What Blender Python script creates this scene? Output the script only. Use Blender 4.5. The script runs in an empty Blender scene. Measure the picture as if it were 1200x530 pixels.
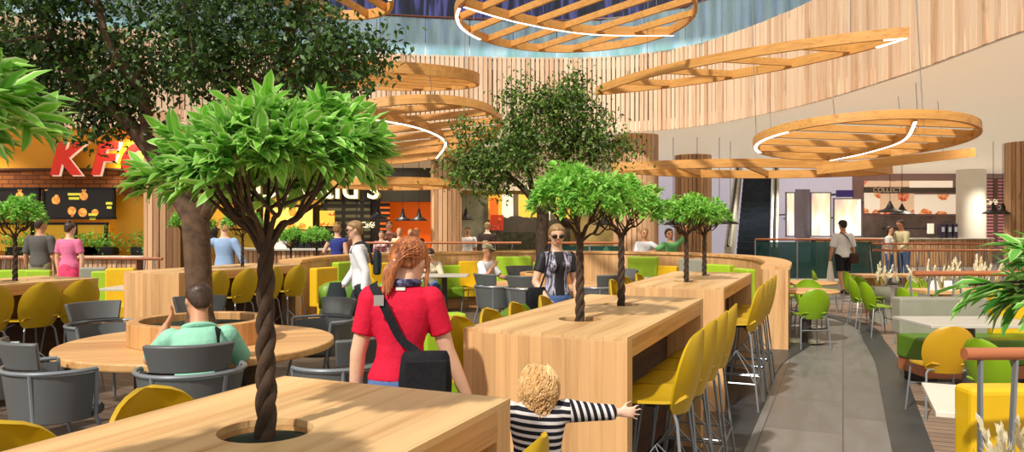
import bpy, bmesh, math, random
import numpy as np
from mathutils import Vector, Matrix, Euler
random.seed(7); np.random.seed(7)
PI = math.pi
FPX = 890.0; EYE = 1.65
C = bpy.context.scene.collection
def P(px, py, d):
    """picture point -> place point at depth d"""
    return Vector(((px-600)/FPX*d, d, EYE-(py-265)/FPX*d))
UX, UY = 0.3995, 0.9167           # direction of the long table rows
def UV(u, v): return (u*UX+v*UY, u*UY-v*UX)
ROW = math.atan2(UY, UX)          # z-rotation turning local +X to the row direction
def yaw_to(fx, fy): return math.atan2(-fx, fy)     # local +Y faces (fx,fy)
def S(r, g, b):
    f = lambda c: (c/255/12.92 if c/255 <= .04045 else ((c/255+.055)/1.055)**2.4)
    return (f(r), f(g), f(b), 1.0)

# ------------------------------------------------------------------ materials
class NT:
    def __init__(s, name):
        s.m = bpy.data.materials.new(name); s.m.use_nodes = True
        s.t = s.m.node_tree; s.b = s.t.nodes['Principled BSDF']
    def n(s, typ, **kw):
        x = s.t.nodes.new(typ)
        for k, v in kw.items():
            if k in ('operation','data_type','blend_type','noise_dimensions','feature','distance','attribute_name','wave_type','bands_direction','wave_profile','interpolation','gradient_type'): setattr(x, k, v)
            else: x.inputs[k].default_value = v
        return x
    def l(s, a, b): s.t.links.new(a, b)
    def ramp(s, fac, stops, interp='LINEAR'):
        r = s.t.nodes.new('ShaderNodeValToRGB'); r.color_ramp.interpolation = interp
        e = r.color_ramp.elements
        while len(e) < len(stops): e.new(.5)
        for i, (p, c) in enumerate(stops): e[i].position = p; e[i].color = c
        s.l(fac, r.inputs[0]); return r.outputs[0]
    def mix(s, fac, a, b, mode='MIX'):
        x = s.t.nodes.new('ShaderNodeMix'); x.data_type = 'RGBA'; x.blend_type = mode
        for v, i in ((fac, 0), (a, 6), (b, 7)):
            if hasattr(v, 'links'): s.l(v, x.inputs[i])
            elif i == 0: x.inputs[0].default_value = v
            else: x.inputs[i].default_value = v
        return x.outputs[2]
    def math(s, op, a, b=0.0, c=None):
        x = s.t.nodes.new('ShaderNodeMath'); x.operation = op
        for v, i in ((a, 0), (b, 1), (c, 2)):
            if v is None: continue
            if hasattr(v, 'links'): s.l(v, x.inputs[i])
            else: x.inputs[i].default_value = v
        return x.outputs[0]
    def obj(s):
        x = s.t.nodes.new('ShaderNodeTexCoord'); return x.outputs['Object']
    def sep(s, v):
        x = s.t.nodes.new('ShaderNodeSeparateXYZ'); s.l(v, x.inputs[0]); return x.outputs
    def mapping(s, v, scale=(1,1,1), loc=(0,0,0), rot=(0,0,0)):
        x = s.t.nodes.new('ShaderNodeMapping'); s.l(v, x.inputs[0])
        x.inputs['Scale'].default_value = scale; x.inputs['Location'].default_value = loc; x.inputs['Rotation'].default_value = rot
        return x.outputs[0]
    def noise(s, v, scale, detail=3, rough=.5, dist=0):
        x = s.t.nodes.new('ShaderNodeTexNoise'); s.l(v, x.inputs['Vector'])
        x.inputs['Scale'].default_value = scale; x.inputs['Detail'].default_value = detail
        x.inputs['Roughness'].default_value = rough; x.inputs['Distortion'].default_value = dist
        return x.outputs[0]
    def attr(s, name):
        x = s.t.nodes.new('ShaderNodeAttribute'); x.attribute_name = name; return x.outputs['Fac']
    def bump(s, h, strength=.2, dist=.01):
        x = s.t.nodes.new('ShaderNodeBump'); s.l(h, x.inputs['Height'])
        x.inputs['Strength'].default_value = strength; x.inputs['Distance'].default_value = dist
        s.l(x.outputs[0], s.b.inputs['Normal'])
    def fin(s, col=None, rough=.5, metal=0, spec=None):
        if col is not None:
            if hasattr(col, 'links'): s.l(col, s.b.inputs['Base Color'])
            else: s.b.inputs['Base Color'].default_value = col
        if hasattr(rough, 'links'): s.l(rough, s.b.inputs['Roughness'])
        else: s.b.inputs['Roughness'].default_value = rough
        s.b.inputs['Metallic'].default_value = metal
        if spec is not None: s.b.inputs['Specular IOR Level'].default_value = spec
        return s.m
def scl(c, k): return (min(1, c[0]*k), min(1, c[1]*k), min(1, c[2]*k), 1)
def mat(name, c, rough=.5, metal=0, var=.12, scale=6, bump=0, spec=None):
    t = NT(name); o = t.obj(); f = t.noise(o, scale, 4)
    col = t.ramp(f, [(.3, scl(c, 1-var)), (.7, scl(c, 1+var))])
    if bump: t.bump(t.noise(o, scale*14, 2), bump, .004)
    return t.fin(col, rough, metal, spec)
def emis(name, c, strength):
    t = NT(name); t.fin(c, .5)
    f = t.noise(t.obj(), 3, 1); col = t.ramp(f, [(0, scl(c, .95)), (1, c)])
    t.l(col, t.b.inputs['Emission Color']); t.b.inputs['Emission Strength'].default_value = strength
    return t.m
def wood(name, light, dark, grain='x', across='y', stave=.08, rough=.45, seam=.35, vary=.14, ring=.5):
    """staved timber, grain along one local axis"""
    t = NT(name); o = t.obj(); xyz = t.sep(o); ix = {'x':0,'y':1,'z':2}
    sc = [26, 26, 26]; sc[ix[grain]] = 1.3
    a = t.math('DIVIDE', xyz[ix[across]], stave); cell = t.math('FLOOR', a)
    w = t.n('ShaderNodeTexWhiteNoise', noise_dimensions='1D'); t.l(cell, w.inputs['W'])
    # shift the grain per stave
    cb = t.n('ShaderNodeCombineXYZ'); off = t.math('MULTIPLY', w.outputs[0], 9.0)
    for i in range(3): t.l(off, cb.inputs[i])
    va = t.n('ShaderNodeVectorMath', operation='ADD'); t.l(o, va.inputs[0]); t.l(cb.outputs[0], va.inputs[1])
    g = t.noise(t.mapping(va.outputs[0], sc), 1, 5, .6, .6)
    g2 = t.noise(t.mapping(va.outputs[0], [s*.22 for s in sc]), 1, 2, .5, 1.5)
    mixg = t.math('ADD', t.math('MULTIPLY', g, 1-ring), t.math('MULTIPLY', g2, ring))
    col = t.ramp(mixg, [(.32, dark), (.5, tuple((light[i]*.75+dark[i]*.25) for i in range(3))+(1,)), (.66, light)])
    bri = t.math('MULTIPLY_ADD', w.outputs[0], vary*2, 1-vary)
    fr = t.math('FRACT', a); ed = t.math('LESS_THAN', fr, .025)
    bri = t.math('MULTIPLY', bri, t.math('SUBTRACT', 1.0, t.math('MULTIPLY', ed, seam)))
    cc = t.n('ShaderNodeCombineColor')
    for i in range(3): t.l(bri, cc.inputs[i])
    col = t.mix(1.0, col, cc.outputs[0], 'MULTIPLY')
    t.bump(g, .12, .004)
    return t.fin(col, rough)
def slatmat(name, light, dark, rough=.55):
    """timber battens; per-batten tone in attribute 'var'"""
    t = NT(name); o = t.obj()
    va = t.n('ShaderNodeVectorMath', operation='ADD'); t.l(o, va.inputs[0])
    cb = t.n('ShaderNodeCombineXYZ'); v = t.attr('var'); off = t.math('MULTIPLY', v, 13.0)
    for i in range(3): t.l(off, cb.inputs[i])
    t.l(cb.outputs[0], va.inputs[1])
    g = t.noise(t.mapping(va.outputs[0], (14, 14, .9)), 1, 4, .6, .5)
    kn = t.noise(t.mapping(va.outputs[0], (3, 3, 1.6)), 1, 1)
    f = t.math('ADD', t.math('MULTIPLY', v, .36), t.math('MULTIPLY', g, .6))
    col = t.ramp(f, [(.22, dark), (.5, tuple(light[i]*.8+dark[i]*.2 for i in range(3))+(1,)), (.85, light)])
    col = t.mix(t.ramp(kn, [(.72, (0,0,0,1)), (.78, (.6,.6,.6,1))]), col, scl(dark, .6))
    return t.fin(col, rough)
def leafmat(name, mid, edge, dark, rough=.45, trans=.25):
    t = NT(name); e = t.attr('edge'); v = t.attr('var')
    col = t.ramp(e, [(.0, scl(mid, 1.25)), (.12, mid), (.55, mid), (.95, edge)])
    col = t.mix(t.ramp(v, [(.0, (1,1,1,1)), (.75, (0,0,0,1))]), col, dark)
    t.fin(col, rough)
    tr = t.n('ShaderNodeBsdfTranslucent'); t.l(col, tr.inputs['Color'])
    mx = t.n('ShaderNodeMixShader'); mx.inputs[0].default_value = trans
    t.l(t.b.outputs[0], mx.inputs[1]); t.l(tr.outputs[0], mx.inputs[2])
    t.l(mx.outputs[0], t.t.nodes['Material Output'].inputs[0])
    return t.m
def glassmat(name, tint, fac=.75, rough=.05):
    t = NT(name); t.fin(tint, rough)
    tr = t.n('ShaderNodeBsdfTransparent'); tr.inputs[0].default_value = tuple(.4+.6*c for c in tint[:3])+(1,)
    f = t.noise(t.mapping(t.obj(), (3, 3, .35)), 1.2, 2)
    mx = t.n('ShaderNodeMixShader'); t.l(t.ramp(f, [(.3, (fac-.12,)*3+(1,)), (.7, (fac+.12,)*3+(1,))]), mx.inputs[0])
    t.l(t.b.outputs[0], mx.inputs[1]); t.l(tr.outputs[0], mx.inputs[2])
    t.l(mx.outputs[0], t.t.nodes['Material Output'].inputs[0])
    return t.m
def foodboard(name, bg, c1, c2, scale, strength=.6, thr=.3):
    """lit menu picture: rounded dishes on a plain ground"""
    t = NT(name); o = t.obj()
    vo = t.n('ShaderNodeTexVoronoi'); vo.inputs['Scale'].default_value = scale; vo.inputs['Randomness'].default_value = .65
    t.l(o, vo.inputs['Vector'])
    d = vo.outputs['Distance']; cc = t.sep(vo.outputs['Color'])
    nz = t.noise(o, scale*5, 3)
    dish = t.mix(t.ramp(nz, [(.42, (0,0,0,1)), (.58, (1,1,1,1))]), c1, c2)
    m = t.math('LESS_THAN', t.math('ADD', d, t.math('MULTIPLY', nz, .12)), thr+.06)
    m = t.math('MULTIPLY', m, t.math('GREATER_THAN', cc[0], .22))
    col = t.mix(m, bg, dish)
    t.fin(col, .4); t.l(col, t.b.inputs['Emission Color']); t.b.inputs['Emission Strength'].default_value = strength
    return t.m
def linesmat(name, bg, fg, pitch=.09, strength=.4, colw=.5):
    """rows of small menu lines on a dark board"""
    t = NT(name); o = t.obj(); x = t.sep(o)
    fz = t.math('FRACT', t.math('DIVIDE', x[2], pitch)); row = t.math('FLOOR', t.math('DIVIDE', x[2], pitch))
    h = t.math('ADD', x[0], t.math('MULTIPLY', row, 3.7))
    nz = t.noise(t.mapping(o, (9, 9, 0)), 1.6, 2)
    fx = t.math('FRACT', t.math('DIVIDE', x[0], colw))
    m = t.math('MULTIPLY', t.math('LESS_THAN', fz, .42), t.math('LESS_THAN', fx, .8))
    m = t.math('MULTIPLY', m, t.math('GREATER_THAN', nz, .36))
    col = t.mix(m, bg, fg)
    t.fin(col, .5); t.l(col, t.b.inputs['Emission Color']); t.b.inputs['Emission Strength'].default_value = strength
    return t.m

# ------------------------------------------------------------------ mesh builder
class MB:
    def __init__(s): s.v = []; s.f = []; s.mi = []; s.var = []; s.m = 0; s.cv = .5
    def add(s, vs, fs):
        b = len(s.v); s.v += [tuple(v) for v in vs]
        for f in fs: s.f.append(tuple(i+b for i in f)); s.mi.append(s.m); s.var.append(s.cv)
    def box(s, c, size, rz=0, M=None):
        x, y, z = size[0]/2, size[1]/2, size[2]/2
        vs = [Vector((sx*x, sy*y, sz*z)) for sz in (-1,1) for sy in (-1,1) for sx in (-1,1)]
        R = M if M is not None else Matrix.Rotation(rz, 3, 'Z')
        vs = [R @ v + Vector(c) for v in vs]
        s.add(vs, [(0,2,3,1),(4,5,7,6),(0,1,5,4),(2,6,7,3),(0,4,6,2),(1,3,7,5)])
    def beam(s, a, b, w, h, up=(0,0,1)):
        a = Vector(a); b = Vector(b); d = (b-a); L = d.length
        if L < 1e-6: return
        d.normalize(); u = Vector(up)
        if abs(d.dot(u)) > .98: u = Vector((0,1,0))
        x = d.cross(u).normalized(); y = x.cross(d)
        M = Matrix((x, d, y)).transposed()
        s.box((a+b)/2, (w, L, h), M=M)
    def tube(s, pts, r, n=8, caps=True, closed=False):
        pts = [Vector(p) for p in pts]; k = len(pts)
        rr = r if isinstance(r, (list, tuple)) else [r]*k
        vs = []; prev = None
        for i, p in enumerate(pts):
            if closed: d = pts[(i+1) % k]-pts[i-1]
            else: d = pts[min(i+1, k-1)]-pts[max(i-1, 0)]
            if d.length < 1e-9: d = Vector((0,0,1))
            d.normalize()
            if prev is None:
                a = Vector((0,0,1)) if abs(d.z) < .9 else Vector((1,0,0))
                x = d.cross(a).normalized()
            else:
                x = prev - d*prev.dot(d)
                if x.length < 1e-6: x = d.orthogonal()
                x.normalize()
            prev = x; y = d.cross(x)
            for j in range(n):
                t = 2*PI*j/n; vs.append(p+(x*math.cos(t)+y*math.sin(t))*rr[i])
        fs = []
        for i in range(k if closed else k-1):
            for j in range(n):
                a = i*n+j; b = i*n+(j+1) % n; i2 = ((i+1) % k)*n
                fs.append((a, b, i2+(j+1) % n, i2+j))
        if caps and not closed:
            fs.append(tuple(range(n-1, -1, -1))); fs.append(tuple(range((k-1)*n, k*n)))
        s.add(vs, fs)
    def loft(s, secs, n=16):
        """secs: (center, xaxis, yaxis, rx, ry) ellipses, closed with caps"""
        vs = []
        for c, X, Y, rx, ry in secs:
            for j in range(n):
                t = 2*PI*j/n; vs.append(Vector(c)+Vector(X)*(math.cos(t)*rx)+Vector(Y)*(math.sin(t)*ry))
        fs = []; k = len(secs)
        for i in range(k-1):
            for j in range(n): fs.append((i*n+j, i*n+(j+1) % n, (i+1)*n+(j+1) % n, (i+1)*n+j))
        fs.append(tuple(range(n-1, -1, -1))); fs.append(tuple(range((k-1)*n, k*n)))
        s.add(vs, fs)
    def ball(s, c, r, n=12, M=None):
        """ellipsoid; r scalar or 3 radii"""
        rx = (r, r, r) if not isinstance(r, (tuple, list)) else r
        vs = []; rows = max(4, n//2)
        for i in range(1, rows):
            a = PI*i/rows
            for j in range(n):
                t = 2*PI*j/n
                vs.append(Vector((rx[0]*math.sin(a)*math.cos(t), rx[1]*math.sin(a)*math.sin(t), rx[2]*math.cos(a))))
        vs += [Vector((0,0,rx[2])), Vector((0,0,-rx[2]))]; T = len(vs)-2
        if M is not None: vs = [M @ v for v in vs]
        vs = [v+Vector(c) for v in vs]
        fs = []
        for i in range(rows-2):
            for j in range(n): fs.append((i*n+j, (i+1)*n+j, (i+1)*n+(j+1) % n, i*n+(j+1) % n))
        for j in range(n):
            fs.append((T, j, (j+1) % n)); q = (rows-2)*n; fs.append((T+1, q+(j+1) % n, q+j))
        s.add(vs, fs)
    def lathe(s, prof, c=(0,0,0), n=24):
        c = Vector(c); vs = []
        for r, z in prof:
            for j in range(n):
                t = 2*PI*j/n; vs.append(c+Vector((r*math.cos(t), r*math.sin(t), z)))
        fs = []; k = len(prof)
        for i in range(k-1):
            for j in range(n): fs.append((i*n+j, i*n+(j+1) % n, (i+1)*n+(j+1) % n, (i+1)*n+j))
        if prof[0][0] > 1e-4: fs.append(tuple(range(n-1, -1, -1)))
        if prof[-1][0] > 1e-4: fs.append(tuple(range((k-1)*n, k*n)))
        s.add(vs, fs)
    def ring(s, r0, r1, z0, z1, c=(0,0,0), n=40, a0=0, a1=2*PI):
        c = Vector(c); full = abs(a1-a0-2*PI) < 1e-6; k = n if full else n+1; vs = []
        for i in range(k):
            t = a0+(a1-a0)*i/n; d = Vector((math.cos(t), math.sin(t), 0))
            for r, z in ((r0,z0),(r1,z0),(r1,z1),(r0,z1)): vs.append(c+d*r+Vector((0,0,z)))
        fs = []
        for i in range(n):
            j = (i+1) % k
            for q in range(4): fs.append((i*4+q, i*4+(q+1) % 4, j*4+(q+1) % 4, j*4+q))
        if not full: fs += [(3,2,1,0), tuple((k-1)*4+q for q in range(4))]
        s.add(vs, fs)
    def prism(s, poly, z0, z1):
        n = len(poly)
        vs = [(x, y, z0) for x, y in poly]+[(x, y, z1) for x, y in poly]
        fs = [tuple(range(n-1, -1, -1)), tuple(range(n, 2*n))]+[(i, (i+1) % n, n+(i+1) % n, n+i) for i in range(n)]
        s.add(vs, fs)
    def sheet(s, grid, th):
        """grid[i][j] of points -> plate of thickness th"""
        R = len(grid); K = len(grid[0]); G = [[Vector(p) for p in r] for r in grid]; vs = []
        N = []
        for i in range(R):
            for j in range(K):
                a = G[min(i+1, R-1)][j]-G[max(i-1, 0)][j]; b = G[i][min(j+1, K-1)]-G[i][max(j-1, 0)]
                nn = a.cross(b)
                if nn.length < 1e-9: nn = N[-K] if len(N) >= K else Vector((0,0,1))
                N.append(nn.normalized())
        for sg in (1, -1):
            for i in range(R):
                for j in range(K): vs.append(G[i][j]+N[i*K+j]*(th/2*sg))
        o = R*K; fs = []
        for i in range(R-1):
            for j in range(K-1):
                a, b, c, d = i*K+j, i*K+j+1, (i+1)*K+j+1, (i+1)*K+j
                fs += [(a, d, c, b), (o+a, o+b, o+c, o+d)]
        for i in range(R-1):
            a, d = i*K, (i+1)*K; fs.append((a, o+a, o+d, d))
            a, d = i*K+K-1, (i+1)*K+K-1; fs.append((a, d, o+d, o+a))
        for j in range(K-1):
            a, b = j, j+1; fs.append((a, b, o+b, o+a))
            a, b = (R-1)*K+j, (R-1)*K+j+1; fs.append((a, o+a, o+b, b))
        s.add(vs, fs)
    def mesh(s, name):
        me = bpy.data.meshes.new(name); me.from_pydata(s.v, [], s.f); return me
    def build(s, name, m, parent=None, smooth=False, bevel=0, seg=2, recalc=True, var=False):
        me = s.mesh(name)
        if recalc:
            bm = bmesh.new(); bm.from_mesh(me); bmesh.ops.recalc_face_normals(bm, faces=bm.faces); bm.to_mesh(me); bm.free()
        if var:
            a = me.attributes.new('var', 'FLOAT', 'FACE'); a.data.foreach_set('value', s.var)
        for q in (m if isinstance(m, (list, tuple)) else [m]): me.materials.append(q)
        me.polygons.foreach_set('material_index', s.mi)
        o = bpy.data.objects.new(name, me); C.objects.link(o)
        if parent is not None: o.parent = parent
        if smooth:
            me.polygons.foreach_set('use_smooth', [True]*len(me.polygons))
            me.set_sharp_from_angle(angle=math.radians(smooth if smooth > 1 else 40))
        if bevel:
            b = o.modifiers.new('bevel', 'BEVEL'); b.width = bevel; b.segments = seg; b.limit_method = 'ANGLE'; b.angle_limit = math.radians(50)
        return o
def tag(o, label, cat, group=None, kind=None):
    o['label'] = label; o['category'] = cat
    if group: o['group'] = group
    if kind: o['kind'] = kind
    return o
def thing(name, label, cat, loc=(0,0,0), rz=0, group=None):
    o = bpy.data.objects.new(name, None); C.objects.link(o); o.empty_display_size = .1
    o.location = loc; o.rotation_euler = (0, 0, rz)
    return tag(o, label, cat, group)
def struct(o): o['kind'] = 'structure'; return o
def dup(root, loc=None, rz=None, label=None, group=None, scale=None, mats=None):
    r = root.copy(); C.objects.link(r)
    if loc is not None: r.location = loc
    if rz is not None: r.rotation_euler = (0, 0, rz)
    if label: r['label'] = label
    if group: r['group'] = group
    if scale: r.scale = (scale,)*3
    for ch in list(root.children):
        c = ch.copy(); C.objects.link(c); c.parent = r
        for g in list(ch.children):
            d = g.copy(); C.objects.link(d); d.parent = c
    return r
def smoothpath(pts, n=8, closed=False):
    """Catmull-Rom through points"""
    pts = [Vector(p) for p in pts]; out = []; k = len(pts)
    rng = k if closed else k-1
    for i in range(rng):
        if closed: p0, p1, p2, p3 = pts[i-1], pts[i], pts[(i+1) % k], pts[(i+2) % k]
        else: p0, p1, p2, p3 = pts[max(i-1,0)], pts[i], pts[i+1], pts[min(i+2,k-1)]
        for j in range(n):
            t = j/n; out.append(.5*((2*p1)+(p2-p0)*t+(2*p0-5*p1+4*p2-p3)*t*t+(3*p1-p0-3*p2+p3)*t**3))
    if not closed: out.append(pts[-1])
    return out
def resample(path, step):
    out = [path[0].copy()]; acc = 0
    for a, b in zip(path, path[1:]):
        L = (b-a).length; pos = 0
        while acc+(L-pos) >= step:
            pos += step-acc; acc = 0; out.append(a.lerp(b, pos/L))
        acc += L-pos
    return out
def text_mesh(txt, size, extrude=.02, offset=0, shear=0, bevel=0):
    cu = bpy.data.curves.new('lettering', 'FONT'); cu.body = txt; cu.size = size; cu.extrude = extrude
    cu.offset = offset; cu.shear = shear; cu.bevel_depth = bevel; cu.align_x = 'CENTER'; cu.align_y = 'CENTER'
    o = bpy.data.objects.new('lettering', cu); C.objects.link(o)
    bpy.context.view_layer.update()
    me = bpy.data.meshes.new_from_object(o.evaluated_get(bpy.context.evaluated_depsgraph_get()))
    bpy.data.objects.remove(o); bpy.data.curves.remove(cu)
    return me
def text_obj(name, txt, size, m, loc, rz=0, parent=None, **kw):
    me = text_mesh(txt, size, **kw); me.name = name; me.materials.clear(); me.materials.append(m)
    o = bpy.data.objects.new(name, me); C.objects.link(o); o.parent = parent
    o.location = loc; o.rotation_euler = (PI/2, 0, rz); return o

# ------------------------------------------------------------------ leaves (numpy)
LEAF8 = (np.array([[0,0,0],[.30,-.42,.05],[.30,0,0],[.30,.42,.05],[.68,-.36,.03],[.68,0,-.02],[.68,.36,.03],[1,0,-.10]], float),
         [(0,2,1),(0,3,2),(1,2,5,4),(2,3,6,5),(4,5,7),(5,6,7)], [.25,1,0,1,1,0,1,.6])
LEAF4 = (np.array([[0,0,0],[.5,-.45,.06],[.5,.45,.06],[1,0,-.06],[.5,0,-.02]], float), [(0,4,1),(0,2,4),(1,4,3),(4,2,3)], [.3,1,1,.6,0])
def leaf_obj(name, pos, ax, up, L, W, var, m, parent=None, tmpl=LEAF8):
    T, F, E = tmpl; pos = np.asarray(pos, float); ax = np.asarray(ax, float); up = np.asarray(up, float)
    ax = ax/np.linalg.norm(ax, axis=1, keepdims=True)
    sd = np.cross(up, ax); sd /= np.maximum(np.linalg.norm(sd, axis=1, keepdims=True), 1e-6)
    nn = np.cross(ax, sd); L = np.asarray(L)[:, None]; W = np.asarray(W)[:, None]
    k = len(T); N = len(pos); V = np.zeros((N, k, 3))
    for i in range(k): V[:, i] = pos+ax*L*T[i,0]+sd*W*T[i,1]+nn*L*T[i,2]
    fs = []
    for b in range(0, N*k, k): fs += [tuple(x+b for x in f) for f in F]
    me = bpy.data.meshes.new(name); me.from_pydata(V.reshape(-1, 3).tolist(), [], fs)
    a = me.attributes.new('edge', 'FLOAT', 'POINT'); a.data.foreach_set('value', np.tile(E, N).astype(np.float32))
    a = me.attributes.new('var', 'FLOAT', 'POINT'); a.data.foreach_set('value', np.repeat(np.asarray(var), k).astype(np.float32))
    me.materials.append(m); me.polygons.foreach_set('use_smooth', [True]*len(me.polygons))
    o = bpy.data.objects.new(name, me); C.objects.link(o)
    if parent is not None: o.parent = parent
    return o

# ------------------------------------------------------------------ palette
OAK_L, OAK_D = S(240,198,142), S(196,142,86)
M = {}
M['oak_x'] = wood('oak boards', OAK_L, OAK_D, 'x', 'y', .11, .38, .28, .09, .6)
M['oak_end'] = wood('oak end boards', S(228,180,124), S(178,126,76), 'z', 'y', .065, .5, .3, .12, .5)
M['oak_side'] = wood('oak edge boards', S(222,170,112), S(160,106,58), 'x', 'z', .13, .5, .2, .06, .45)
M['oak_round'] = wood('oak round top', S(232,182,122), S(186,128,74), 'x', 'y', .10, .42, .25, .1, .6)
M['oak_rim'] = wood('oak rim', S(216,164,106), S(170,116,66), 'z', 'x', .05, .5, .25, .14, .4)
M['walnut'] = wood('dark stained core', S(88,56,38), S(50,30,20), 'x', 'z', .12, .6, .4, .1)
M['beam'] = wood('amber glulam', S(226,168,92), S(190,128,60), 'x', 'z', .2, .45, .1, .06, .5)
M['rail'] = wood('red brown handrail', S(186,112,72), S(128,66,38), 'x', 'z', .2, .35, .05, .05)
M['slat'] = slatmat('pale larch battens', S(244,216,184), S(206,160,120))
M['slat_col'] = slatmat('brown larch battens', S(222,178,134), S(150,104,70))
M['gap'] = mat('batten shadow backing', S(92,62,42), .9)
M['yellow'] = mat('yellow shell', S(200,162,16), .38, 0, .05)
M['yellow_pad'] = mat('yellow leatherette', S(232,186,24), .42, 0, .06)
M['olive_y'] = mat('ochre yellow shell', S(196,150,20), .42, 0, .05)
M['green'] = mat('leaf green shell', S(128,164,22), .38, 0, .06)
M['lime'] = mat('lime leatherette', S(164,200,44), .45, 0, .06)
M['green_pad'] = mat('green leatherette', S(112,150,30), .42, 0, .08)
M['dgreen_pad'] = mat('deep green leatherette', S(84,124,22), .42, 0, .08)
M['grey'] = mat('slate grey leather', S(96,98,98), .42, 0, .06)
M['grey_pad'] = mat('stone grey leatherette', S(150,148,132), .5, 0, .06)
M['steel'] = mat('grey painted tube', S(142,148,154), .3, .35, .05)
M['chrome'] = mat('brushed steel', S(205,208,210), .22, .9, .04)
M['black'] = mat('black metal', S(24,24,26), .45, .3, .1)
M['soil'] = mat('dark clipped groundcover', S(22,40,22), .9, 0, .5, 120, .6)
M['bark'] = mat('dark bark', S(70,52,38), .85, 0, .4, 22, .8)
M['bark2'] = mat('brown bark', S(98,74,54), .85, 0, .4, 16, .8)
M['white'] = mat('white paint', S(244,238,226), .5, 0, .02)
M['cream'] = mat('cream plaster', S(246,232,208), .7, 0, .02)
M['ceil'] = emis('cream ceiling with added glow', S(246,228,200), .48)  # plain cream ceiling; glow added to brighten it and the area below
M['tabletop_grey'] = mat('pale grey laminate', S(196,192,180), .35, 0, .04)
M['tabletop_white'] = mat('off white laminate', S(226,220,204), .35, 0, .04)
M['led'] = emis('white led strip', (1, .97, .9, 1), 3.5)
M['leaf_v'] = leafmat('variegated leaf', S(138,204,70), S(232,250,180), S(58,128,34), .42, .32)
M['leaf_r'] = leafmat('large variegated leaf', S(112,186,66), S(224,246,170), S(52,118,38), .42, .3)
M['leaf_s'] = leafmat('fresh green leaf', S(140,206,76), S(202,240,134), S(66,134,40), .45, .3)
M['leaf_d'] = leafmat('dark ficus leaf', S(72,108,40), S(112,148,62), S(30,52,18), .45, .2)
M['leaf_m'] = leafmat('olive ficus leaf', S(104,140,50), S(150,180,76), S(44,72,24), .5, .22)
# ------------------------------------------------------------------ the setting
# floors
def tile_mat():
    t = NT('grey stone tiles'); o = t.obj(); mp = t.mapping(o, (1,1,1), (0,0,0), (0,0,-ROW))
    br = t.n('ShaderNodeTexBrick'); t.l(mp, br.inputs['Vector'])
    br.inputs['Scale'].default_value = 1.0; br.inputs['Brick Width'].default_value = 1.2; br.inputs['Row Height'].default_value = .6
    br.inputs['Mortar Size'].default_value = .006; br.inputs['Color1'].default_value = S(132,128,123); br.inputs['Color2'].default_value = S(116,113,109)
    br.inputs['Mortar'].default_value = S(84,82,80)
    n = t.noise(t.mapping(mp, (1.2, 5, 1)), 1.4, 6, .65)
    col = t.mix(.8, br.outputs[0], t.ramp(n, [(.3, (.62,.62,.62,1)), (.7, (1.12,1.1,1.08,1))]), 'MULTIPLY')
    return t.fin(col, t.ramp(n, [(.3, (.28,)*3+(1,)), (.7, (.5,)*3+(1,))]))
def plank_mat(name, c1, c2):
    t = NT(name); o = t.obj(); mp = t.mapping(o, (1,1,1), (0,0,0), (0,0,-ROW+PI/2))
    br = t.n('ShaderNodeTexBrick'); t.l(mp, br.inputs['Vector'])
    br.inputs['Scale'].default_value = 1.0; br.inputs['Brick Width'].default_value = .9; br.inputs['Row Height'].default_value = .13
    br.inputs['Mortar Size'].default_value = .006; br.inputs['Color1'].default_value = c1; br.inputs['Color2'].default_value = c2
    br.inputs['Mortar'].default_value = S(58,46,38)
    n = t.noise(t.mapping(mp, (1.5, 14, 1)), 1.5, 5, .6)
    col = t.mix(.7, br.outputs[0], t.ramp(n, [(.3, (.7,.7,.7,1)), (.7, (1.1,1.1,1.1,1))]), 'MULTIPLY')
    return t.fin(col, .55)
M['tile'] = tile_mat()
M['plank'] = plank_mat('weathered brown planks', S(158,134,114), S(138,114,96))
M['plank_d'] = plank_mat('dark brown planks', S(112,94,80), S(92,76,64))
M['border'] = mat('charcoal border stone', S(58,60,62), .4, 0, .15, 3)
b = MB(); b.box((0, 18, -.06), (70, 62, .1)); struct(b.build('floor', M['tile']))
# plank zone right of the walkway, with its charcoal border
edge = [Vector((x, y, 0)) for x, y in ((.9,.9),(2.0,3.4),(2.93,5.54),(3.8,7.5),(4.55,9.2),(5.2,10.9),(5.75,12.4),(5.85,14.0),(5.3,15.6),(4.3,16.9),(2.6,17.8),(0,18.2),(-3,17.9),(-6,16.6))]
edge = smoothpath(edge, 6)
outer = [Vector((40,40,0)), Vector((40,-8,0)), Vector((.2,-8,0))]
b = MB(); n = len(edge)
def strip(bm, pts, w0, w1, z0, z1):
    L = []
    for i, p in enumerate(pts):
        d = (pts[min(i+1, len(pts)-1)]-pts[max(i-1, 0)]).normalized(); nn = Vector((d.y, -d.x, 0))
        L.append((p+nn*w0, p+nn*w1))
    for (a, c), (a2, c2) in zip(L, L[1:]):
        bm.add([a+Vector((0,0,z0)), c+Vector((0,0,z0)), c2+Vector((0,0,z0)), a2+Vector((0,0,z0)), a+Vector((0,0,z1)), c+Vector((0,0,z1)), c2+Vector((0,0,z1)), a2+Vector((0,0,z1))],
               [(0,3,2,1),(4,5,6,7),(0,1,5,4),(1,2,6,5),(2,3,7,6),(3,0,4,7)])
b = MB(); strip(b, edge[:50], -.14, .14, -.02, .004); struct(b.build('trim_1', M['border']))
poly = [(p.x, p.y) for p in edge[:50]]+[(6.3,16.2),(9.5,16.2),(14,13),(14,-3),(0,-3)]
b = MB(); b.prism(poly, -.03, .002); struct(b.build('floor_planks_right', M['plank']))
l2 = [Vector(UV(u, -.93)+(0,)) for u in (-1.5,1,4,7,9.6)]+[Vector((4.08,11.0,0)),Vector((4.6,12.9,0)),Vector((4.3,14.9,0)),Vector((3.2,16.4,0))]
l2 = smoothpath(l2, 6)
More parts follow.
